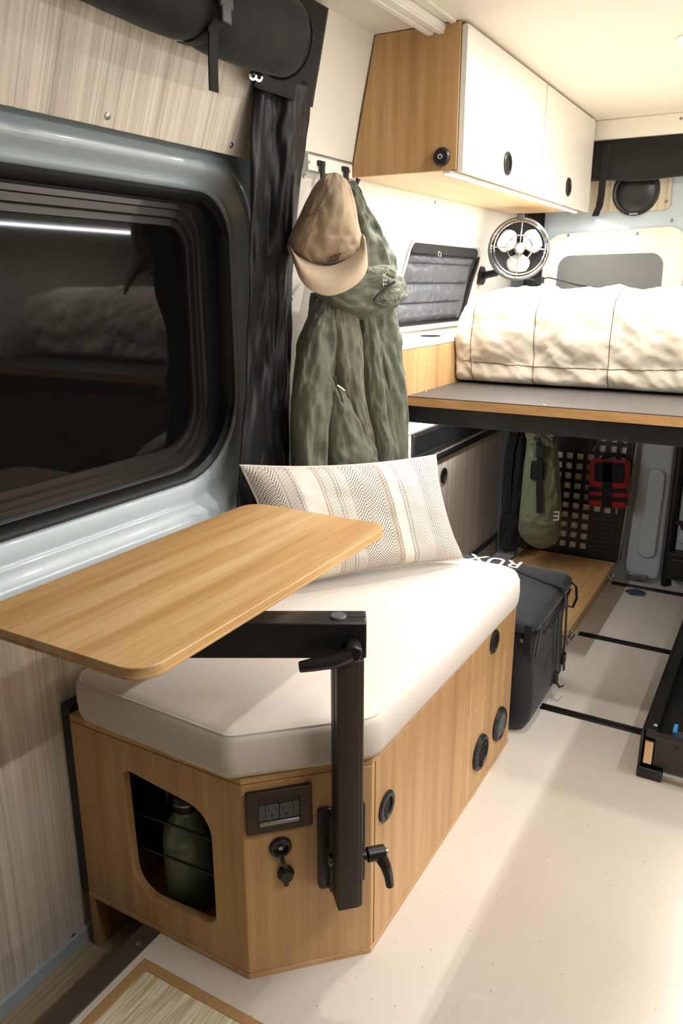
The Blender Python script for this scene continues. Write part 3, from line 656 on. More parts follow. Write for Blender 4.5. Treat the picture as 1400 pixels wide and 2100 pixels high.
# mattress wrapped in a quilted linen cover
mt = thing('mattress', 'thick mattress wrapped in a wrinkled cream quilted cover on the bed platform', 'mattress', (-.2, 2.85, .937))
MX0, MX1, MY0, MY1, MZ0, MZ1 = -.962, .56, 2.405, 3.26, .940, 1.222
def rollprof(t):      # outline of the front in the y-z plane: under the front bottom edge, up the front, over the top to the back
    P = [(2.56, .942), (2.47, .942), (2.43, .958), (2.41, 1.0), (2.400, 1.07), (2.405, 1.14), (2.435, 1.195), (2.50, 1.222), (2.6, 1.228), (2.8, 1.226), (3.05, 1.222), (3.2, 1.21), (3.25, 1.16), (3.26, 1.0), (3.24, .945)]
    return P
RP = catmull(rollprof(0), 110)
SX = [-.905, -.70, -.475, -.235, .01, .25, .47]
def duvet(u, v):
    k = v*(len(RP)-1); i = min(int(k), len(RP)-2); y, z = RP[i]*(1-(k-i))+RP[i+1]*(k-i)
    x = MX0+(MX1-MX0)*u; cy, cz = 2.83, 1.08
    end = min((x-MX0), (MX1-x)); s = 1.0
    if end < .10: s = math.sqrt(max(0, 1-((.10-end)/.10)**2)); s = .80+.20*s
    y = cy+(y-cy)*(1-(1-s)*.35); z = MZ0+(z-MZ0)*s if z > MZ0 else z
    d = nrm(A([0, y-cy, (z-cz)*2.2+1e-6]))
    seam = min([abs(x-q+.006*math.sin(z*40)) for q in SX]+[abs(z-1.015-.012*math.sin(x*4+1))*(1 if y < 2.6 else 9) + 0])
    puff = .012*(1-math.exp(-(seam/.035)**2))
    w = .011*nz(x*7, y*7, z*9)+.011*nz(x*15+z*10, y*12, z*16-x*4)-.011*abs(nz(x*18+z*12, y*18, z*24+x*6))-.006*abs(nz(x*36-z*20, y*30, z*40))
    low = min(1, max(0, (z-MZ0)/.03))
    return A([x, y, z])+d*(puff+w)*low*(1 if y < 3.2 else .3)
b = MB(); b.grid(duvet, 260, 130)
for u, s in ((0, 1), (1, -1)):
    b.loops([[duvet(u, t) for t in np.linspace(0, 1, 60)], [A([MX0+(.004 if u == 0 else 0)+(MX1-MX0)*u, 2.83, 1.08])]*60], False, False, False)
obj('quilted_cover', b, 'duvet', mt, smooth=180)
for x in SX:
    b = MB(); pts = []
    for t in np.linspace(.10, .62, 60): p = duvet((x-MX0)/(MX1-MX0), t); pts.append(p+nrm(A([0, p[1]-2.83, (p[2]-1.08)*2.2]))*.0004)
    b.tube(pts, .0011, 5); obj('stitch_line', b, 'brown_thread', mt)
b = MB(); pts = []
for x in np.linspace(MX0+.03, MX1-.05, 120):
    best = min((duvet((x-MX0)/(MX1-MX0), t) for t in np.linspace(.13, .32, 50)), key=lambda p: abs(p[2]-1.015-.012*math.sin(x*4+1))); pts.append(best+A([0, -.0008, 0]))
b.tube(pts, .0011, 5); obj('stitch_line', b, 'brown_thread', mt)

# ================================================================== FAN
FC = A([-.94, 2.96, 1.374]); fn_ = nrm(A([.35, -.93, .02])); g = frame_n(FC, fn_)
fan = thing('cage_fan', 'small round chrome cage fan mounted on the wall above the mattress', 'fan', (-1.0, 3.0, 1.24))
for r, h, w in ((.102, .0, .0042), (.092, .026, .003), (.045, .034, .0028), (.107, -.03, .0065)):
    b = MB(); b.tube([g(r*math.cos(t), r*math.sin(t), h) for t in np.arange(40)*2*PI/40], w, 8, True); obj('cage_ring', b, 'chrome' if h > -.02 else 'seat_grey', fan)
for k in range(4):
    t = k*PI/2-.06; b = MB(); c, s = math.cos(t), math.sin(t); b.tube([g(.018*c, .018*s, .036), g(.045*c, .045*s, .035), g(.092*c, .092*s, .026), g(.103*c, .103*s, .0), g(.104*c, .104*s, -.03)], .002, 6); obj('cage_spoke', b, 'chrome', fan)
b = MB(); b.lathe([(.001, .040), (.014, .039), (.02, .034), (.021, .0), (.018, -.01)], g, 24, False); obj('hub', b, 'steel', fan)
b = MB(); b.lathe([(.1, -.03), (.09, -.04), (.04, -.055), (.035, -.09), (.001, -.095)], g, 28, False); obj('motor_housing', b, 'black_plastic', fan)
for k in range(3):
    t0 = k*2*PI/3+.5
    def blade(u, v): 
        r = .018+.066*v; t = t0+(u-.5)*(.6+1.0*math.sin(PI*min(v*.85+.1, 1))); return g(r*math.cos(t), r*math.sin(t), .004+.02*(u-.5))
    b = MB(); b.grid(blade, 9, 8); obj('blade', b, 'fan_blade', fan, solid=.0025, smooth=180)
b = MB(); b.tube([g(0, 0, -.08), g(-.01, -.03, -.11), A([-1.05, 3.03, 1.29]), A([-1.11, 3.05, 1.28])], .014, 10); b.cyl((-1.127, 3.05, 1.28), (-1.107, 3.05, 1.28), .035); obj('mount', b, 'black_plastic', fan)
b = MB(); b.box((-.012, .102, -.015), (.012, .122, .006), g); obj('clip', b, 'black_plastic', fan, bevel=.002)
b = MB(); b.tube([g(.02, -.1, -.03), A([-.90, 3.05, 1.262]), A([-.86, 3.1, 1.272]), A([-.78, 3.2, 1.245]), A([-.72, 3.24, 1.235])], .003, 6); obj('cable', b, 'black_plastic', fan)
b = MB(); b.box((-.9, 3.05, 1.25), (-.87, 3.075, 1.275)); obj('plug', b, 'black_satin', fan, bevel=.003)

# ================================================================== CURTAINS
cu_ = thing('rolled_curtain', 'black curtain rolled up above the sliding door and hanging beside its window', 'curtain', (-1.05, 1.5, .64))
def roll(u, t):
    y = -.4+u*1.905; r = .066*(1+.06*nz(u*9, math.cos(t), math.sin(t))+.04*nz(u*30, math.cos(t)*2, math.sin(t)*2)); r *= 1-.10*math.exp(-((y-1.2)/.035)**2)
    if u > .985: r *= math.sqrt(max(.03, 1-((u-.985)/.0155)**2))
    return A([-.985+r*math.cos(t), y, 1.724+.004*math.sin(y*9)+r*1.08*math.sin(t)])
b = MB(); b.loops([[roll(u, t) for t in np.arange(32)*2*PI/32] for u in np.linspace(0, 1, 150)]); obj('roll', b, 'black_cloth', cu_, smooth=180)
b = MB(); b.tube([(-.985+.067*math.cos(t), 1.487, 1.724+.071*math.sin(t)) for t in np.arange(32)*2*PI/32], .003, 6, True); obj('roll_piping', b, 'web_black', cu_)
def header(u, v):
    y = -.4+u*2.085; z = 1.64+v*(ZC-.012-1.64); return A([xw(z)+.024+.005*nz(y*8, z*5, 0), y, z])
b = MB(); b.grid(lambda u, v: header(.89+.11*u, v), 24, 24); obj('header', b, 'black_cloth', cu_, smooth=180, solid=.003)
lft = catmull([onx(514, 150, -1.09), onx(507, 330, -1.10), onx(505, 600, -1.13), onx(497, 800, -1.15), onx(482, 1000, -1.15), onx(478, 1070, -1.15)], 60)
def drape(u, v):
    p = lft[int(round(v*59))]; z = p[2]; q = A([xw(z)+.012, 1.688, z]); a = p*(1-u)+q*u
    f = .012*math.sin(u*9+1.5*math.sin(v*3+u*2))+.016*nz(u*4, v*7, 3)+.01*nz(u*9, v*16, 8)
    return a+A([.8, -.6, 0])*(f+.014+.012*math.sin(PI*u))
b = MB(); b.grid(drape, 40, 60); obj('drape', b, 'curtain_cloth', cu_, smooth=180, solid=.003)
for q in ((518, 155), (530, 158), (608, 10)):
    p = onx(q[0], q[1], -1.005 if q[1] < 50 else -1.03); b = MB(); b.lathe([(.009, 0), (.009, .002), (.0045, .003), (.004, .0)], frame_n(p, (.8, -.5, -.2)), 16, False); obj('grommet', b, 'chrome', cu_)
st = []
b = MB(); b.ribbon([(-.985+.074*math.cos(t), 1.2, 1.724+.072*math.sin(t)) for t in np.linspace(1.5, -1.9, 20)], (0, 1, 0), .026, .003, (.7, 0, .3)); 
b.ribbon([(-.944, 1.198, 1.69), (-.938, 1.198, 1.655), (-.945, 1.203, 1.62), (-.95, 1.208, 1.575)], (0, 1, 0), .024, .003, (1, 0, 0)); sr = obj('strap', b, 'web_black', cu_)
b = MB(); b.box((-.918, 1.182, 1.695), (-.908, 1.220, 1.752)); b.box((-.916, 1.186, 1.672), (-.908, 1.214, 1.70)); obj('buckle', b, 'black_plastic', sr, bevel=.003)
rc = thing('rear_curtain', 'black curtain rolled above the rear door with a dangling strap', 'curtain', (-.4, 3.36, 1.0))
def roll2(u, t):
    x = -.96+u*1.3; r = .068*(1+.1*nz(u*9, math.cos(t), math.sin(t))+.05*nz(u*26, math.cos(t)*2, math.sin(t)*2)); return A([x, 3.345+.75*r*math.cos(t), 1.705-.006*u+r*1.1*math.sin(t)])
b = MB(); b.loops([[roll2(u, t) for t in np.arange(24)*2*PI/24] for u in np.linspace(0, 1, 90)]); obj('roll', b, 'black_cloth', rc, smooth=180)
b = MB(); b.ribbon([(-.725, 3.30, 1.76), (-.728, 3.285, 1.70), (-.735, 3.30, 1.64), (-.742, 3.33, 1.58), (-.748, 3.34, 1.54), (-.762, 3.345, 1.505)], (1, 0, 0), .026, .003, (0, 1, 0)); obj('strap', b, 'web_black', rc)
def post(u, v): return A([-1.05+.075*u, 3.385+.012*math.sin(u*8+v*2), .98+v*.79])
b = MB(); b.grid(post, 16, 20); obj('side_drape', b, 'black_cloth', rc, smooth=180, solid=.004)

# ================================================================== HOOK RAIL, JACKET, CAP
hr = thing('hook_rail', 'short white aluminium rail with black hooks on the cream wall', 'hook rail', (-1.08, 1.84, 1.5))
h0, h1 = onx(628, 331, -1.075), onx(722, 353, -1.075); hv = nrm(h1-h0); fh = Fr(h0, hv, (0, 0, 1), (1, 0, 0)); HL = float(np.linalg.norm(h1-h0))
b = MB(); b.box((0, -.022, -.014), (HL, .022, .0), fh); rl = obj('rail', b, 'white_trim', hr, bevel=.001)
for z in (-.022, .018): b = MB(); b.box((0, z, 0), (HL, z+.004, .006), fh); obj('rail_lip', b, 'steel', hr, bevel=.0008)
b = MB(); b.box((-.0015, -.022, -.014), (0, .022, .006), fh); obj('end_cap', b, 'white_trim', hr)
for s in (.012, .21): b = MB(); b.lathe([(.004, 0), (.002, .002)], at(fh, s, 0), 10); obj('screw', b, 'steel', hr)
for s in (.062, .182):
    b = MB(); f = at(fh, s, 0); b.box((-.014, -.004, .0), (.014, .008, .008), f); b.box((-.007, -.045, .004), (.007, .006, .011), f); b.tube([f(0, -.036, .008), f(.0, -.046, .014), f(.002, -.045, .024), f(.004, -.034, .034), f(.005, -.022, .04)], .007, 8, flat=.8); obj('hook', b, 'black_plastic', hr, bevel=.0012)

JP, JN = A([-1.10, 1.65, 0]), nrm((.909, -.416, 0))
def loft_px(rows, off, n=56, m=80, seed=0., fold=.006, fscale=5, p=JP, nn=JN, back=.35, axis=0, ridges=0):
    """closed padded shape: rows (y, xleft, xright, depth) read in the photograph, laid on the plane the garment hangs in"""
    R = catmull(rows, m); L = []; p = p+nn*off
    for i, (c, lo, hi, d) in enumerate(R):
        if axis == 0: a, e = onp(lo, c, p, nn), onp(hi, c, p, nn)
        else: a, e = onp(c, lo, p, nn), onp(c, hi, p, nn)
        mid, hw = (a+e)/2, (e-a)/2; v = i/(m-1); ring = []
        for j in range(n):
            t = 2*PI*j/n; s = math.sin(t); dd = d if s > 0 else d*back
            fz = fold*(nz(math.cos(t)*fscale*.4+seed, v*fscale, seed*3)*1.0+.6*nz(math.cos(t)*fscale+seed, v*fscale*2.2, s+seed)) * (1 if s > -.2 else .2)
            if s > -.2: fz += fold*.55*(.5-abs(nz(math.cos(t)*fscale*1.3+seed*2, v*fscale*1.5+math.cos(t)*1.5, seed)))*2-fold*.3
            if ridges: fz += ridges*math.sin(math.cos(t)*7+v*4+seed)*max(0, s)
            ring.append(mid+hw*math.copysign(abs(math.cos(t))**.85, math.cos(t))+nn*(math.copysign(abs(s)**.8, s)*dd+fz))
        L.append(ring)
    return MB().loops(L)
jk = thing('rain_jacket', 'olive green hooded rain jacket hanging from the wall hook', 'jacket', (-1.02, 1.82, .66))
obj('shoulder', loft_px([(372, 705, 722, .02), (410, 705, 738, .03), (450, 700, 758, .045), (490, 695, 778, .05), (530, 690, 800, .055), (575, 680, 806, .06), (640, 665, 806, .055)], .0, seed=1, fold=.014, ridges=.004), 'jacket_olive', jk, smooth=180)
obj('body', loft_px([(600, 640, 800, .05), (680, 630, 806, .055), (760, 622, 815, .06), (850, 620, 822, .06), (940, 622, 826, .055), (985, 626, 826, .05)], -.004, seed=2, fold=.01), 'jacket_olive', jk, smooth=180)
obj('sleeve', loft_px([(612, 650, 676, .03), (650, 632, 676, .045), (700, 614, 678, .055), (760, 604, 676, .055), (820, 599, 670, .055), (900, 596, 664, .055), (978, 598, 660, .05)], .03, seed=3, fold=.014, ridges=.003), 'jacket_olive', jk, smooth=180)
obj('sleeve', loft_px([(610, 752, 800, .03), (660, 742, 804, .05), (720, 752, 809, .055), (800, 768, 819, .055), (880, 776, 826, .05), (975, 778, 830, .05)], .025, seed=4, fold=.012, ridges=.003), 'jacket_olive', jk, smooth=180)
obj('front_panel', loft_px([(770, 668, 686, .02), (800, 665, 706, .04), (840, 665, 722, .05), (890, 666, 745, .055), (930, 668, 764, .05), (955, 672, 762, .035), (968, 684, 735, .01)], .045, seed=5, fold=.012, ridges=.003), 'jacket_olive', jk, smooth=180)
obj('placket', loft_px([(630, 672, 728, .03), (680, 672, 730, .045), (730, 676, 733, .05), (780, 686, 734, .048), (840, 706, 742, .042), (890, 724, 756, .036), (936, 752, 768, .02)], .055, seed=6, fold=.008), 'jacket_lining', jk, smooth=180)
obj('front_panel', loft_px([(630, 726, 764, .03), (690, 730, 764, .05), (760, 736, 772, .05), (830, 744, 790, .05), (900, 762, 802, .045), (970, 770, 806, .04)], .04, seed=7, fold=.011, ridges=.003), 'jacket_olive', jk, smooth=180)
hoodo = obj('hood', loft_px([(648, 592, 604, .02), (664, 580, 622, .05), (690, 560, 643, .075), (725, 548, 656, .085), (760, 546, 649, .085), (788, 547, 636, .075), (806, 566, 622, .05), (821, 598, 609, .015)], .05, seed=8, fold=.014, axis=1, ridges=.004, fscale=4), 'jacket_olive', jk, smooth=180)
obj('hood_brim', loft_px([(748, 550, 560, .012), (765, 546, 563, .015), (785, 543, 562, .015), (806, 546, 572, .012)], .145, seed=9, fold=.003, axis=1), 'jacket_light', jk, smooth=180)
obj('hood_lip', loft_px([(764, 616, 624, .01), (778, 602, 632, .025), (794, 592, 630, .03), (808, 588, 622, .025), (822, 598, 606, .01)], .125, seed=10, fold=.004, axis=1), 'jacket_olive', jk, smooth=180)
b = MB(); b.tube([onp(x, y, JP+JN*.145, JN) for x, y in ((766, 616), (774, 605), (786, 594), (798, 585), (809, 578))], .003, 6); obj('hood_crease_shade', b, 'web_black', jk)  # dark tube drawn in for the shade of the hood crease
hp = JP+JN*.158
f = Fr(onp(789, 573, hp, JN), nrm(onp(789, 565, hp, JN)-onp(790, 585, hp, JN)), nrm(onp(780, 574, hp, JN)-onp(800, 574, hp, JN)), JN)
text('hood_lettering', 'TER', f, .018, 'jacket_text', jk, spacing=1.1)
b = MB(); pa, pb = onp(691, 790, JP+JN*.115, JN), onp(706, 801, JP+JN*.115, JN); b.tube([pa, (pa+pb)/2+JN*.004, pb], .002, 6); obj('zip_pull', b, 'white_trim', jk)
b = MB(); b.tube([onp(x, y, JP+JN*.094, JN) for x, y in ((683, 772), (690, 790), (699, 812), (712, 850), (722, 876))], .0016, 6); obj('zip', b, 'web_black', jk)

CN = nrm((.66, -.75, .05)); CP = onx(672, 480, -1.005)
cp_ = thing('baseball_cap', 'tan five panel cap with curved brim hanging over the jacket hook', 'cap', tuple(onp(675, 607, CP, CN)))
b = loft_px([(358, 670, 690, .02), (364, 660, 699, .04), (378, 646, 709, .065), (410, 628, 720, .088), (445, 612, 727, .1), (475, 597, 734, .1), (497, 589, 739, .095), (517, 597, 738, .085), (535, 616, 728, .06), (548, 645, 708, .03)], 0, n=64, m=70, seed=11, fold=.011, fscale=4, p=CP, nn=CN, back=.2)
cr = obj('crown', b, 'cap_cloth', cp_, smooth=180)
inn = [(590, 502), (603, 520), (625, 535), (652, 545), (680, 546), (705, 536), (724, 518), (735, 498), (739, 478)]
out = [(597, 520), (606, 545), (618, 575), (640, 597), (672, 607), (706, 598), (736, 577), (752, 546), (745, 495)]
inn = catmull(inn, 40); out = catmull(out, 40)
def brim(u, v):
    i = int(round(u*39)); a = 2*u-1
    dfr = .008+.052*(1-a*a)**.6; dfo = .02+.075*(1-a*a)
    a0 = onp(inn[i][0], inn[i][1], CP+CN*dfr, CN); a1 = onp(out[i][0], out[i][1], CP+CN*(dfo+.03), CN)
    v = v*1.3-.3
    if v < 0: return a0+CN*v*.16
    return a0*(1-v)+a1*v+CN*.022*math.sin(PI*v)
b = MB(); b.grid(brim, 40, 27); obj('brim', b, 'cap_brim', cp_, smooth=180, solid=.004)
def crown_pt(x, y, lift=.0):
    # frontmost point of the crown on that line of sight
    best = None
    for d in np.linspace(.13, 0, 66):
        q = onp(x, y, CP+CN*d, CN)
        if best is None or True:
            c = y; R = catmull([(358, 670, 690, .02), (364, 660, 699, .04), (378, 646, 709, .065), (410, 628, 720, .088), (445, 612, 727, .1), (475, 597, 734, .1), (497, 589, 739, .095), (517, 597, 738, .085), (535, 616, 728, .06), (548, 645, 708, .03)], 60)
            w = q-CP; 
            best = q
            k = np.argmin(abs(R[:, 0]-c)); lo, hi, dd = R[k][1:]; a = max(-1, min(1, (x-(lo+hi)/2)/((hi-lo)/2)))
            if d <= dd*(1-abs(a)**2.35)**.4: return q+CN*lift
    return best
b = MB()
for path in ([(676, 366), (668, 400), (648, 440), (628, 500), (618, 530)], [(690, 366), (705, 410), (716, 450), (722, 490), (716, 522)], [(618, 445), (640, 440), (670, 428), (700, 415), (716, 408)]):
    b.tube([crown_pt(*q, .001) for q in catmull(path, 14)], .0012, 5)
obj('crown_seam', b, 'cap_seam_shade', cp_)
b = MB(); b.tube([onp(x, y, CP+CN*.01, CN) for x, y in catmull([(694, 366), (703, 372), (714, 388), (719, 404), (714, 411), (705, 402)], 24)], .004, 8); obj('back_strap', b, 'white_trim', cp_)  # the strap's lit look is put into its white colour
b = MB()
for k in range(13):
    a = math.radians(20+k*12); cx, cy = 694, 543; x0, y0 = cx-9*math.cos(a), cy-6*math.sin(a); x1, y1 = cx-22*math.cos(a), cy-17*math.sin(a)-0
    b.tube([crown_pt(x0, y0-4, .002), crown_pt(x1, y1-4, .002)], .0006, 4)
obj('sun_emblem', b, 'brown_thread', cp_)
o = crown_pt(692, 521, .003); vx = nrm(onp(712, 515, CP, CN)-onp(672, 527, CP, CN)); f = Fr(o, vx, nrm(np.cross(CN, vx)), CN)
b = MB()
for k, wd in enumerate((3, 2, 3, 2, 3)):
    x = 675+k*9; q0 = crown_pt(x, 529-k*3.2, .002); q1 = crown_pt(x+6, 527-k*3.2, .002); b.tube([q0, q1], .0013, 5)
obj('stitched_mark', b, 'brown_thread', cp_)

# ================================================================== UNDER THE BED
vg = thing('vent_grille', 'long black perforated vent set in the lower wall under the shelf', 'vent', (-1.125, 2.93, .645))
fv = Fr((-1.13, 0, 0), (0, 1, 0), (0, 0, 1), (1, 0, 0))
b = MB(); b.ring(rect(2.462, .645, 3.4, .741), rect(2.474, .657, 3.388, .729), fv, 0, .008); obj('frame', b, 'black_plastic', vg)
b = MB(); b.box((2.47, .655, .0), (3.39, .731, .002), fv); obj('backing', b, 'dark_slot', vg)
b = MB()
for k in range(60): y = 2.478+k*.0152; b.add([fv(y, .657, .002), fv(y+.008, .657, .002), fv(y+.03, .729, .002), fv(y+.022, .729, .002), fv(y, .657, .005), fv(y+.008, .657, .005), fv(y+.03, .729, .005), fv(y+.022, .729, .005)], [(4, 5, 6, 7), (0, 4, 7, 3), (1, 2, 6, 5)])
o = obj('mesh', b, 'black_satin', vg); o['kind'] = 'stuff'
for y in (2.468, 2.93): b = MB(); b.lathe([(.004, .008), (.002, .0095)], at(fv, y, .735), 8); obj('screw', b, 'steel', vg)
b = MB(); b.box((2.2, .608, 0), (3.5, .630, .012), fv); b.box((2.2, .614, .012), (3.5, .624, .014), fv); tag(obj('wall_track', b, 'black_satin', bevel=.002), 'black anchor rail on the wood-grain wall below the vent', 'rail')
b = MB(); b.box((2.5, .078, 0), (3.5, .10, .012), fv); tag(obj('wall_track', b, 'black_satin', bevel=.002), 'low black rail at the foot of the wood-grain wall', 'rail')
latch(at(fv, 2.771, .53), wl)
ll = thing('led_strip', 'bright strip light tucked under the side shelf above the vent', 'strip light', (-1.11, 2.45, .766))
b = MB(); b.box((-1.129, 1.95, .765), (-1.09, 2.78, .772)); obj('profile', b, 'white_trim', ll)
b = MB(); b.box((-1.089, 1.95, .766), (-1.087, 2.78, .778)); b.box((-1.127, 1.95, .7725), (-1.092, 2.78, .7745)); obj('diffuser', b, 'led_soft', ll)
area('shelf_lamp', (-1.05, 2.4, .762), (0, math.radians(-8), 0), .02, .9, P_SHELF, NEUT, ll)
# camp duffel / gear bag with lettering
gb = thing('gear_bag', 'boxy charcoal gear bag with white lettering beside the bench', 'bag', (-.72, 2.17, 0))
def bagring(z, x0, x1, y0, y1, r, seed=0):
    P = rrect(x1-x0, y1-y0, r, 6, (x0+x1)/2, (y0+y1)/2); return [(x+.006*nz(x*9, y*9, z*9+seed), y+.006*nz(x*9+4, y*9, z*9+seed), z) for x, y in P]
b = MB(); b.loops([bagring(0.002, -.90, -.545, 1.985, 2.37, .04), bagring(.015, -.91, -.53, 1.97, 2.38, .045)]+[bagring(z, -.915-.004*math.sin(z*30), -.522+.005*math.sin(z*22), 1.962, 2.385, .045) for z in np.linspace(.04, .315, 14)]+[bagring(.322, -.91, -.528, 1.967, 2.38, .045)]); obj('body', b, 'bag_black', gb, smooth=60)
b = MB(); b.loops([bagring(.322, -.915, -.522, 1.958, 2.386, .04, 3), bagring(.33, -.925, -.512, 1.95, 2.395, .045, 3), bagring(.352, -.925, -.512, 1.95, 2.395, .045, 3), bagring(.364, -.915, -.525, 1.962, 2.385, .04, 3), bagring(.371, -.88, -.55, 1.99, 2.35, .04, 3), bagring(.373, -.82, -.62, 2.05, 2.3, .03, 3)]); obj('lid', b, 'bag_grey', gb, smooth=60)
zt_ = .3725
tc = onz(1013, 1152, zt_); tc[1] = onz(985, 1141, zt_)[1]-.018; text('lettering', 'RUX', Fr(tc+A([0, 0, .0006]), nrm((-1, -.02, 0)), nrm((.02, -1, 0)), (0, 0, 1)),   .088, 'white_print', gb, spacing=1.05, bold=.0012)
b = MB()
b.ribbon([onz(1060, 1170, zt_+.003), onz(1110, 1190, zt_+.003), onz(1165, 1208, zt_+.002), A([-.506, 2.25, .345]), A([-.504, 2.25, .30])], (0, 1, 0), .016, .003, (.5, 0, .9)); obj('strap', b, 'web_black', gb)
b = MB(); b.ribbon([(-.53, 1.953, .35), (-.53, 1.948, .30), (-.53, 1.952, .26)], (1, 0, 0), .02, .003, (0, 1, 0)); obj('strap', b, 'web_black', gb)
b = MB(); b.ribbon([(-.511, 2.02, .35), (-.512, 2.0, .3), (-.513, 1.985, .25)], (0, 1, 0), .018, .003, (1, 0, 0)); obj('strap', b, 'web_black', gb)
b = MB(); b.tube([(-.512, 2.34, .35), (-.50, 2.36, .33), (-.496, 2.365, .29), (-.503, 2.35, .262), (-.512, 2.335, .27)], .0055, 8, flat=.5); obj('loop_handle', b, 'web_black', gb)
b = MB(); b.tube([(-.513, 2.03, .33), (-.508, 2.1, .29), (-.508, 2.2, .31), (-.511, 2.33, .33)], .005, 8, flat=.5); obj('loop_handle', b, 'web_black', gb)
b = MB(); b.ribbon([(-.512, 2.30, .31), (-.507, 2.30, .2), (-.508, 2.3, .12), (-.50, 2.29, .07)], (0, 1, 0), .018, .003, (1, 0, 0)); obj('strap', b, 'web_black', gb)
b = MB(); b.ribbon([(-.512, 2.21, .31), (-.508, 2.21, .17), (-.505, 2.20, .08), (-.49, 2.2, .055), (-.485, 2.235, .045)], (0, 1, 0), .012, .003, (1, 0, 0)); obj('strap', b, 'web_black', gb)
for p in ((-.505, 2.29, .11), (-.503, 2.20, .085)):
    b = MB(); b.box((p[0]-.006, p[1]-.013, p[2]-.018), (p[0]+.006, p[1]+.013, p[2]+.018)); obj('buckle', b, 'black_plastic', gb, bevel=.003)
b = MB(); b.lathe([(.006, 0), (.003, .002)], frame_n((-.55, 1.957, .30), (0, -1, 0)), 12); obj('rivet', b, 'steel', gb)

dp = thing('drawer_platform', 'low oak topped slide-out platform under the bed', 'drawer', (-.75, 3.0, 0))
b = MB(); b.box((-.955, 2.55, .068), (-.553, 3.355, .086)); obj('top_board', b, 'oak_y', dp, bevel=.002)
b = MB(); b.box((-.94, 2.565, .0), (-.572, 3.35, .0675)); obj('box', b, 'oak_y', dp, bevel=.001)
for y in (2.62, 3.3):
    b = MB(); b.box((-.5725, y-.035, .02), (-.566, y+.035, .062)); cl = obj('catch', b, 'steel', dp, bevel=.002)
    b = MB(); b.tube([(-.566, y-.028, .052), (-.552, y-.028, .034), (-.552, y+.028, .034), (-.566, y+.028, .052)], .003, 6); b.box((-.566, y-.018, .024), (-.558, y+.018, .04)); obj('catch_lever', b, 'chrome', cl)

db = thing('dry_bag', 'olive roll-top dry bag hanging under the bed beside the grid panel', 'bag', (-.82, 3.15, .17))
DPp, DN = A([-.84, 3.12, 0]), nrm((.25, -1, 0))
kw = dict(p=DPp, nn=DN, back=.8)
obj('body', loft_px([(902, 1080, 1140, .02), (925, 1078, 1144, .05), (960, 1073, 1147, .06), (1010, 1069, 1150, .065), (1050, 1065, 1151, .07), (1068, 1064, 1151, .07)], 0, seed=21, fold=.008, **kw), 'dry_green', db, smooth=180)
obj('base', loft_px([(1064, 1064, 1151, .07), (1085, 1063, 1150, .068), (1102, 1072, 1146, .06), (1114, 1085, 1134, .045), (1122, 1098, 1120, .02)], 0, seed=22, fold=.004, **kw), 'dry_base', db, smooth=180)
obj('roll_top', loft_px([(874, 1080, 1094, .02), (884, 1077, 1106, .03), (896, 1078, 1120, .035), (908, 1084, 1136, .03), (918, 1095, 1140, .012)], .03, seed=23, fold=.010, **kw), 'dry_green', db, smooth=180)
def dpt(x, y, d): return onp(x, y, DPp+DN*d, DN)
b = MB(); b.ribbon([dpt(x, y, d) for x, y, d in ((1100, 895, .062), (1107, 920, .07), (1106, 960, .074), (1105, 1000, .078), (1106, 1052, .082))], (1, .25, 0), .024, .004, DN); obj('strap', b, 'web_black', db)
b = MB(); b.prism(rrect(.056, .078, .010, 4), frame_n(dpt(1102, 965, .068), DN), -.01, .003); obj('patch', b, 'web_black', db)
b = MB(); b.box((-.016, -.024, 0), (.016, .024, .014), frame_n(dpt(1107, 925, .07), DN)); obj('buckle', b, 'black_plastic', db, bevel=.003)
g = frame_n(dpt(1140, 1058, .062), DN+A([.45, 0, 0])); b = MB(); b.box((.008, -.019, 0), (.0115, .019, .002), g)
for z in (-.019, -.0022, .0145): b.box((-.011, z, 0), (.009, z+.0045, .002), g)
obj('logo', b, 'white_print', db)
b = MB(); b.tube([dpt(1104, 878, .02), dpt(1112, 884, .03), dpt(1120, 893, .04), dpt(1132, 903, .04)], .006, 8); obj('carabiner', b, 'steel', db)

bb = thing('duffel_bag', 'black cloth bag hanging in the shadow behind the olive dry bag', 'bag', (-.98, 3.2, .1))
kb = dict(p=A([-1.05, 3.19, 0]), nn=nrm((.35, -1, 0)), back=1.0)
obj('body', loft_px([(868, 1050, 1078, .03), (900, 1040, 1084, .05), (950, 1032, 1086, .06), (1020, 1027, 1084, .07), (1080, 1022, 1078, .07), (1115, 1020, 1066, .06), (1128, 1028, 1052, .03)], 0, seed=31, fold=.02, ridges=.006, **kb), 'black_cloth', bb, smooth=180)
b = MB(); b.ribbon([onp(x, y, kb['p']+kb['nn']*.07, kb['nn']) for x, y in ((1060, 872), (1048, 920), (1042, 980), (1040, 1050))], (1, .3, 0), .025, .004, kb['nn']); obj('strap', b, 'web_black', bb)

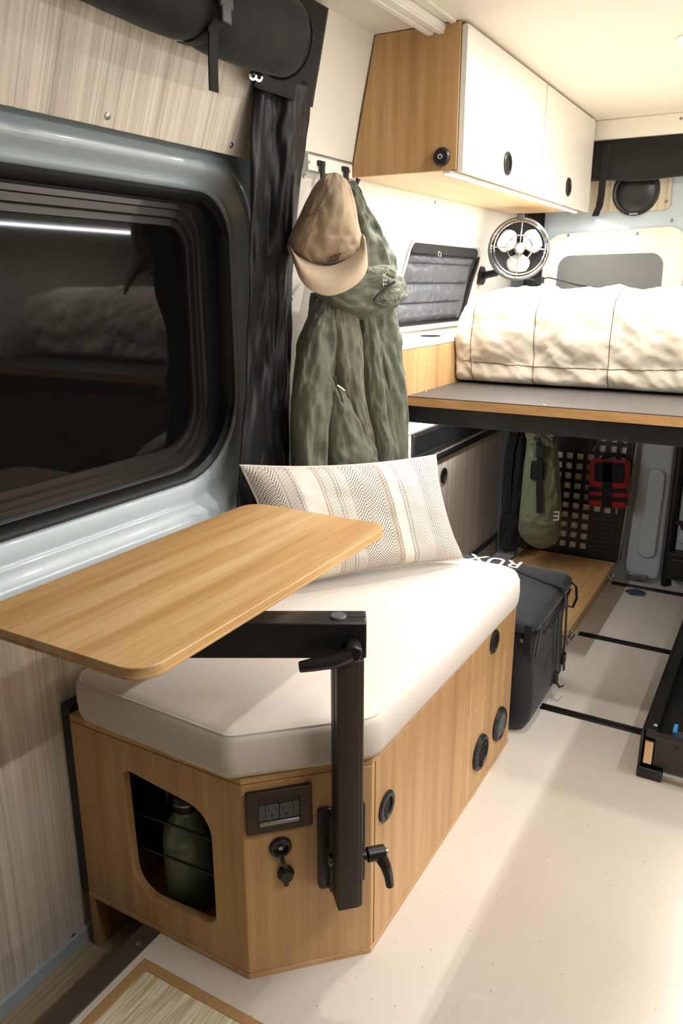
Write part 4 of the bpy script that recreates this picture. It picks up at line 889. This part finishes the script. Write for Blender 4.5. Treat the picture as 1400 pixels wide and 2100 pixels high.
mp = thing('gear_rack', 'black slotted grid rack fixed inside the rear door', 'rack', (-.76, 3.37, .08))
fm = FB(3.372)
b = MB(); b.prism(round_poly([(-1.0, .06), (-.55, .075), (-.522, .67), (-1.0, .67)], .03), FB(3.40), 0, .02); obj('backing_board', b, 'cream', mp)
b = MB(); X0, X1, Z0, Z1 = -.99, -.520, .075, .70
out_ = round_poly([(X0, Z0), (-.548, Z0), (X1, Z1-.03), (X1-.03, Z1), (X0, Z1)], [.02, .03, .02, .02, .02], 5)
inn_ = round_poly([(X0+.02, Z0+.025), (-.575, Z0+.025), (X1-.035, Z1-.055), (X1-.055, Z1-.03), (X0+.02, Z1-.03)], [.01]*5, 5)
b.ring(out_, inn_, fm, 0, .008); obj('border', b, 'black_satin', mp, bevel=.001)
b = MB(); P = .0445
for k in range(10): x = X0+.045+k*P; b.box((x-.0085, Z0+.02, .0015), (x+.0085, Z1-.02, .005), fm)
for k in range(14): z = Z0+.035+k*P; b.box((X0+.01, z-.0085, .001), (X1-.03-.012*(1 if z < .3 else 0), z+.0085, .0045), fm)
o = obj('grid', b, 'black_satin', mp); 
b = MB(); b.prism(round_poly([(-.86, .555), (-.705, .555), (-.69, .585), (-.69, .70), (-.86, .70)], .012), fm, .005, .02); obj('bracket_plate', b, 'black_plastic', mp, bevel=.003)
b = MB(); b.box((-.665, .09, .004), (-.565, .29, .007), fm); 
for k in range(9): b.box((-.66, .10+k*.021, .007), (-.57, .112+k*.021, .012), fm)
obj('slat_plate', b, 'black_plastic', mp)
b = MB(); b.prism(round_poly([(-.547, .075), (-.541, .075), (-.513, .66), (-.519, .66)], .002, 2), fm, .0, .011); obj('edge_piping', b, 'steel', mp)
rk = thing('first_aid_pouch', 'red pouch with black straps on the grid panel', 'pouch', (-.605, 3.34, .33))
fr_ = Fr((-.606, 3.352, .442), nrm((1, 0, .06)), nrm((-.06, 0, 1)), (0, -1, 0))
b = MB(); b.loops([[fr_(x, y, d) for x, y in rrect(.158-e, .205-e, .022, 5)] for d, e in ((0, .01), (.008, 0), (.045, 0), (.055, .012), (.058, .03))]); obj('body', b, 'red_cloth', rk, smooth=60)
b = MB(); b.loops([[fr_(x, y, d) for x, y in rrect(.125-e, .085, .012, 4, .005, .052)] for d, e in ((.057, 0), (.064, .01))]); b.box((-.022, -.1, .057), (.018, .1, .064), fr_)
for y in (-.022, -.06): b.box((-.079, y-.011, .056), (.079, y+.009, .063), fr_)
obj('webbing', b, 'web_black', rk, bevel=.002)
b = MB(); b.tube([fr_(-.03, .1, .03), fr_(-.02, .125, .03), fr_(.03, .125, .03), fr_(.035, .1, .03)], .008, 8); obj('grab_handle', b, 'web_black', rk)

# ================================================================== FLOOR THINGS
for (x0, x1, y), lab in (((-.53, -.226, 2.155), 'black recessed floor track running from the gear bag to the black tray'), ((-.555, -.236, 2.737), 'black recessed floor track crossing from the front platform catch'), ((-.555, .4, 3.325), 'black recessed floor track just in front of the round blue drain and rear door')):
    t = thing('floor_track', lab, 'track', ((x0+x1)/2, y, 0)); 
    b = MB(); b.box((x0, y-.016, -.0005), (x1, y+.016, .003)); obj('rail', b, 'black_satin', t, bevel=.001)
    for s in (-1, 1): b = MB(); b.box((x0, y+s*.010-.0045, .003), (x1, y+s*.010+.0045, .005)); obj('lip', b, 'black_satin', t, bevel=.001)
dn = thing('floor_drain', 'round dark blue metal cap set in the rear floor', 'drain', (-.444, 3.257, 0))
g = Fr((-.444, 3.257, 0)); b = MB(); b.lathe([(.042, 0), (.042, .002), (.036, .004)], g, 28, False); obj('rim', b, 'chrome', dn); b = MB(); b.lathe([(.037, .003), (.02, .0035), (.001, .004)], g, 28, False); obj('cap', b, 'drain_blue', dn)
for k in range(3): t = k*2.1+.4; b = MB(); b.lathe([(.003, .003), (.001, .0045)], Fr((-.444+.039*math.cos(t), 3.257+.039*math.sin(t), 0)), 8); obj('screw', b, 'steel', dn)

sl = thing('slide_tray', 'black steel slide-out cargo tray on the floor under the bed', 'tray', (.1, 2.6, 0))
b = MB(); b.box((-.213, 1.935, .012), (-.165, 3.28, .03)); b.box((-.213, 1.935, .03), (-.206, 3.28, .128)); b.box((-.206, 1.96, .112), (-.178, 3.28, .128)); obj('side_rail', b, 'black_satin', sl, bevel=.002)
b = MB(); b.box((-.19, 1.975, .066), (.5, 3.28, .074)); obj('deck', b, 'black_plastic', sl)
b = MB(); b.box((-.178, 1.948, .032), (.5, 1.953, .122)); b.box((-.2, 1.93, .122), (.5, 1.958, .128)); obj('front_plate', b, 'charcoal_metal', sl, bevel=.001)
b = MB()
for k in range(8): x = -.13+k*.036; b.box((x, 1.9475, .098), (x+.011, 1.948, .106))
obj('slot', b, 'dark_slot', sl)
b = MB(); b.box((-.213, 1.928, .0), (-.15, 1.96, .03)); obj('foot', b, 'black_plastic', sl, bevel=.004)
b = MB(); b.box((-.200, 1.938, .04), (-.180, 1.945, .105)); obj('wood_insert', b, 'birch_x', sl)
b = MB(); b.lathe([(.006, 0), (.002, .004)], Fr((-.185, 1.99, .128)), 10); b.lathe([(.006, 0), (.002, .004)], Fr((-.12, 2.25, .074)), 10); b.lathe([(.006, 0), (.002, .004)], Fr((-.13, 2.55, .074)), 10); obj('bolt', b, 'chrome', sl)
bar = thing('roof_bar', 'silver bar section with a bright blue end cap lying on the black tray', 'bar', (-.08, 2.04, .0745))
b = MB(); b.box((-.135, 2.02, .0745), (.3, 2.055, .09)); b.box((-.12, 2.028, .09), (.3, 2.048, .104)); obj('bar', b, 'steel', bar, bevel=.002)
b = MB(); b.box((-.145, 2.016, .0745), (-.135, 2.06, .108)); obj('end_cap', b, 'blue_cap', bar, bevel=.002)

dm = thing('door_mat', 'straw woven mat with tan border on the floor by the step', 'mat', (-.62, .55, 0))
b = MB(); b.box((-.905, .25, .0005), (-.32, .828, .007)); obj('weave', b, 'straw_weave', dm, bevel=.002)
b = MB(); b.ring(rect(-.925, .23, -.30, .848), rect(-.905, .25, -.32, .828), ID, .0005, .008); obj('border', b, 'mat_border', dm, bevel=.002)

# ================================================================== THE SIDE OF THE VAN OUT OF THE PICTURE
ga = thing('galley_counter', 'oak galley cabinet with pale worktop along the right wall', 'cabinet', (.37, 1.0, 0))
b = MB(); b.box((.07, .15, .09), (.66, 1.85, .87)); obj('body', b, 'oak_z', ga, bevel=.002)
b = MB(); b.box((.13, .16, 0), (.66, 1.84, .09)); obj('plinth', b, 'black_plastic', ga)
b = MB(); b.box((.04, .14, .87), (.67, 1.86, .9)); obj('worktop', b, 'white_trim', ga, bevel=.003)
tk = thing('led_strip', 'strip light in the toe kick of the galley counter', 'strip light', (.12, 1.2, .07))
b = MB(); b.box((.118, .5, .076), (.129, 1.80, .088)); obj('diffuser', b, 'led_soft', tk)
area('toe_lamp', (.112, 1.35, .078), (0, math.radians(60), 0), .012, .8, P_TOE, NEUT, tk)
oc2 = thing('overhead_cabinet', 'cream overhead cabinet above the galley counter on the right wall', 'cabinet', (.5, 1.7, 1.5))
b = MB(); b.box((.31, .2, 1.5), (.67, 3.2, ZC-.004)); obj('body', b, 'cream_door', oc2, bevel=.002)
l2 = thing('led_strip', 'strip light under the overhead cabinet on the right wall', 'strip light', (.33, 1.7, 1.49))
b = MB(); b.box((.32, .6, 1.49), (.344, 3.15, 1.4995)); obj('diffuser', b, 'led_soft', l2)
area('strip_lamp', (.332, 1.85, 1.486), (0, math.radians(15), 0), .016, 2.5, P_LEDR, NEUT, l2)
for i, (x, y) in enumerate(((-.34, 1.84), (-.34, 2.36))):
    pk = thing('ceiling_light', ('round recessed ceiling light over the bench aisle', 'round recessed ceiling light over the bed')[i], 'light', (x, y, ZC-.012), 'recessed ceiling lights')
    g = Fr((x, y, ZC), (1, 0, 0), (0, -1, 0), (0, 0, -1)); b = MB(); b.lathe([(.036, 0), (.036, .004), (.03, .007), (.026, .005)], g, 28, False); obj('bezel', b, 'white_trim', pk)
    b = MB(); b.lathe([(.027, .005), (.001, .005)], g, 24, False); obj('lens', b, 'puck_lens', pk)
    L = bpy.data.lights.new('puck_lamp', 'AREA'); L.shape = 'DISK'; L.size = .045; L.energy = P_PUCK; L.color = WARM
    o = bpy.data.objects.new('puck_lamp', L); COL.objects.link(o); o.parent = pk; o.location = (0, 0, -.002)
